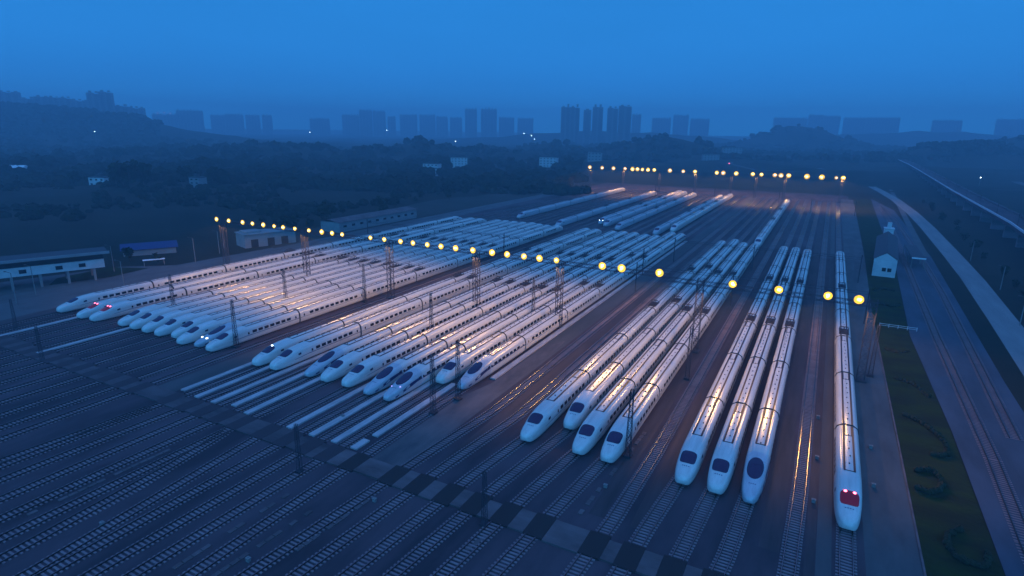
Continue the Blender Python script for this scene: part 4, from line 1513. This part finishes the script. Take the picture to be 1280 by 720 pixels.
# tiny lit lamps in the distance
for i, (px, D, h, lab) in enumerate(((393, 1700, 30, 'single white light in the haze left of centre'), (569, 1500, 18, 'white light in front of the hazy blocks left of the tower pair'),
        (652, 1500, 38, 'upper left light of the small cluster left of the dark towers'), (661, 1500, 34, 'brightest light of the small cluster left of the dark towers'),
        (665, 1450, 28, 'lower right light of the small cluster left of the dark towers'), (486, 2000, 45, 'white light on a hazy block left of centre'),
        (1186, 1700, 22, 'left one of two faint white lights at the right'), (1199, 1700, 22, 'right one of two faint white lights at the right'),
        (1252, 1400, 30, 'bright white light left of the magenta sign'), (1214, 640, 9, 'white light in the dark fields beyond the viaduct'),
        (132, 1200, 24, 'faint light on the left ridge'))):
    x, y = place(px, D)
    z = elev(x, y)
    t = empty('street_lamp', (x, y, z))
    tag(t, lab, 'lamp', 'tiny white lamps in the distance')
    m = MB(); m.bar((0, 0, -2), (0, 0, h), .3, 0, 5, .2); m.build('pole', M['pale_post'], t)
    m = MB(); m.ball((0, -.4, h), .45 * D / 1000 + .25, 0, 8, 5); m.build('lamp_glass', M['citylamp'], t)
# the far road with a few cars, lamps lit
def car(x, y, rz, label, red):
    t = empty('car', (x, y, elev(x, y) + .1), rz)
    tag(t, label, 'car', 'cars with lit lamps on the far road')
    m = MB()
    prof = [(-2.2, .35), (-2.2, .95), (-1.5, 1.05), (-.9, 1.5), (.7, 1.5), (1.4, 1.0), (2.2, .85), (2.2, .35)]
    for s in (-.85, .85):
        m.v += [(s, a, b) for a, b in prof]
    n = len(prof)
    m.f += [tuple(range(n)), tuple(reversed(range(n, 2 * n)))]
    m.f += [(i, (i + 1) % n, n + (i + 1) % n, n + i) for i in range(n)]
    m.m = [0] * len(m.f)
    m.build('body', M['carpaint'], t)
    m = MB()
    m.bar((-.1, 0, .34), (.1, 0, .34), .34, 0, 10)
    wm = m.mesh('wheel', M['under'])
    for a in (-1.35, 1.35):
        for s in (-.8, .8):
            link('wheel', wm, t, (s, a, 0))
    for s in (-.6, .6):
        m = MB(); m.ball((s, -2.25, .75), .42, 0, 6, 4); m.build('tail_light' if red else 'head_light', M['redlamp'] if red else M['pinklamp'], t)
for i, (px, D, red, lab) in enumerate(((892, 1330, 0, 'leftmost car of the far road with pale lights'), (897, 1270, 0, 'second car on the far road, pale lights'),
                       (904, 1200, 1, 'car with red tail lights where the far road bends'), (907, 1180, 0, 'car with pale lights beside the red-lit one on the far road'),
                       (903, 900, 1, 'red-lit car on the road just under the distant lamps'), (921, 860, 0, 'pale-lit car on the road just under the distant lamps'))):
    x, y = place(px, D)
    car(x, y, R(30), lab, red)
pl = [place(px, D) for px, D in ((850, 1500), (880, 1400), (897, 1280), (906, 1190), (906, 1050), (904, 900), (935, 800), (1000, 760))]
ribbon('far_road', [(a, b, elev(a, b)) for a, b in pl], 9, .4, M['leftroad'])['kind'] = 'structure'

# ------------------------------------------------------------------ haze
m = MB()
m.box(-3600, 3300, -420, 3900, -1.2, 190)
hm = bpy.data.materials.new('evening_haze')
hm.use_nodes = True
t_ = hm.node_tree
t_.nodes.clear()
o_ = t_.nodes.new('ShaderNodeOutputMaterial')
v_ = t_.nodes.new('ShaderNodeVolumePrincipled')
v_.inputs['Color'].default_value = (*HAZE_COLOR, 1)
v_.inputs['Density'].default_value = HAZE_DENSITY
v_.inputs['Anisotropy'].default_value = 0.0
t_.links.new(v_.outputs[0], o_.inputs['Volume'])
tag(m.build('haze', hm), 'blue evening haze lying over the yard and the city', 'haze', kind='stuff')
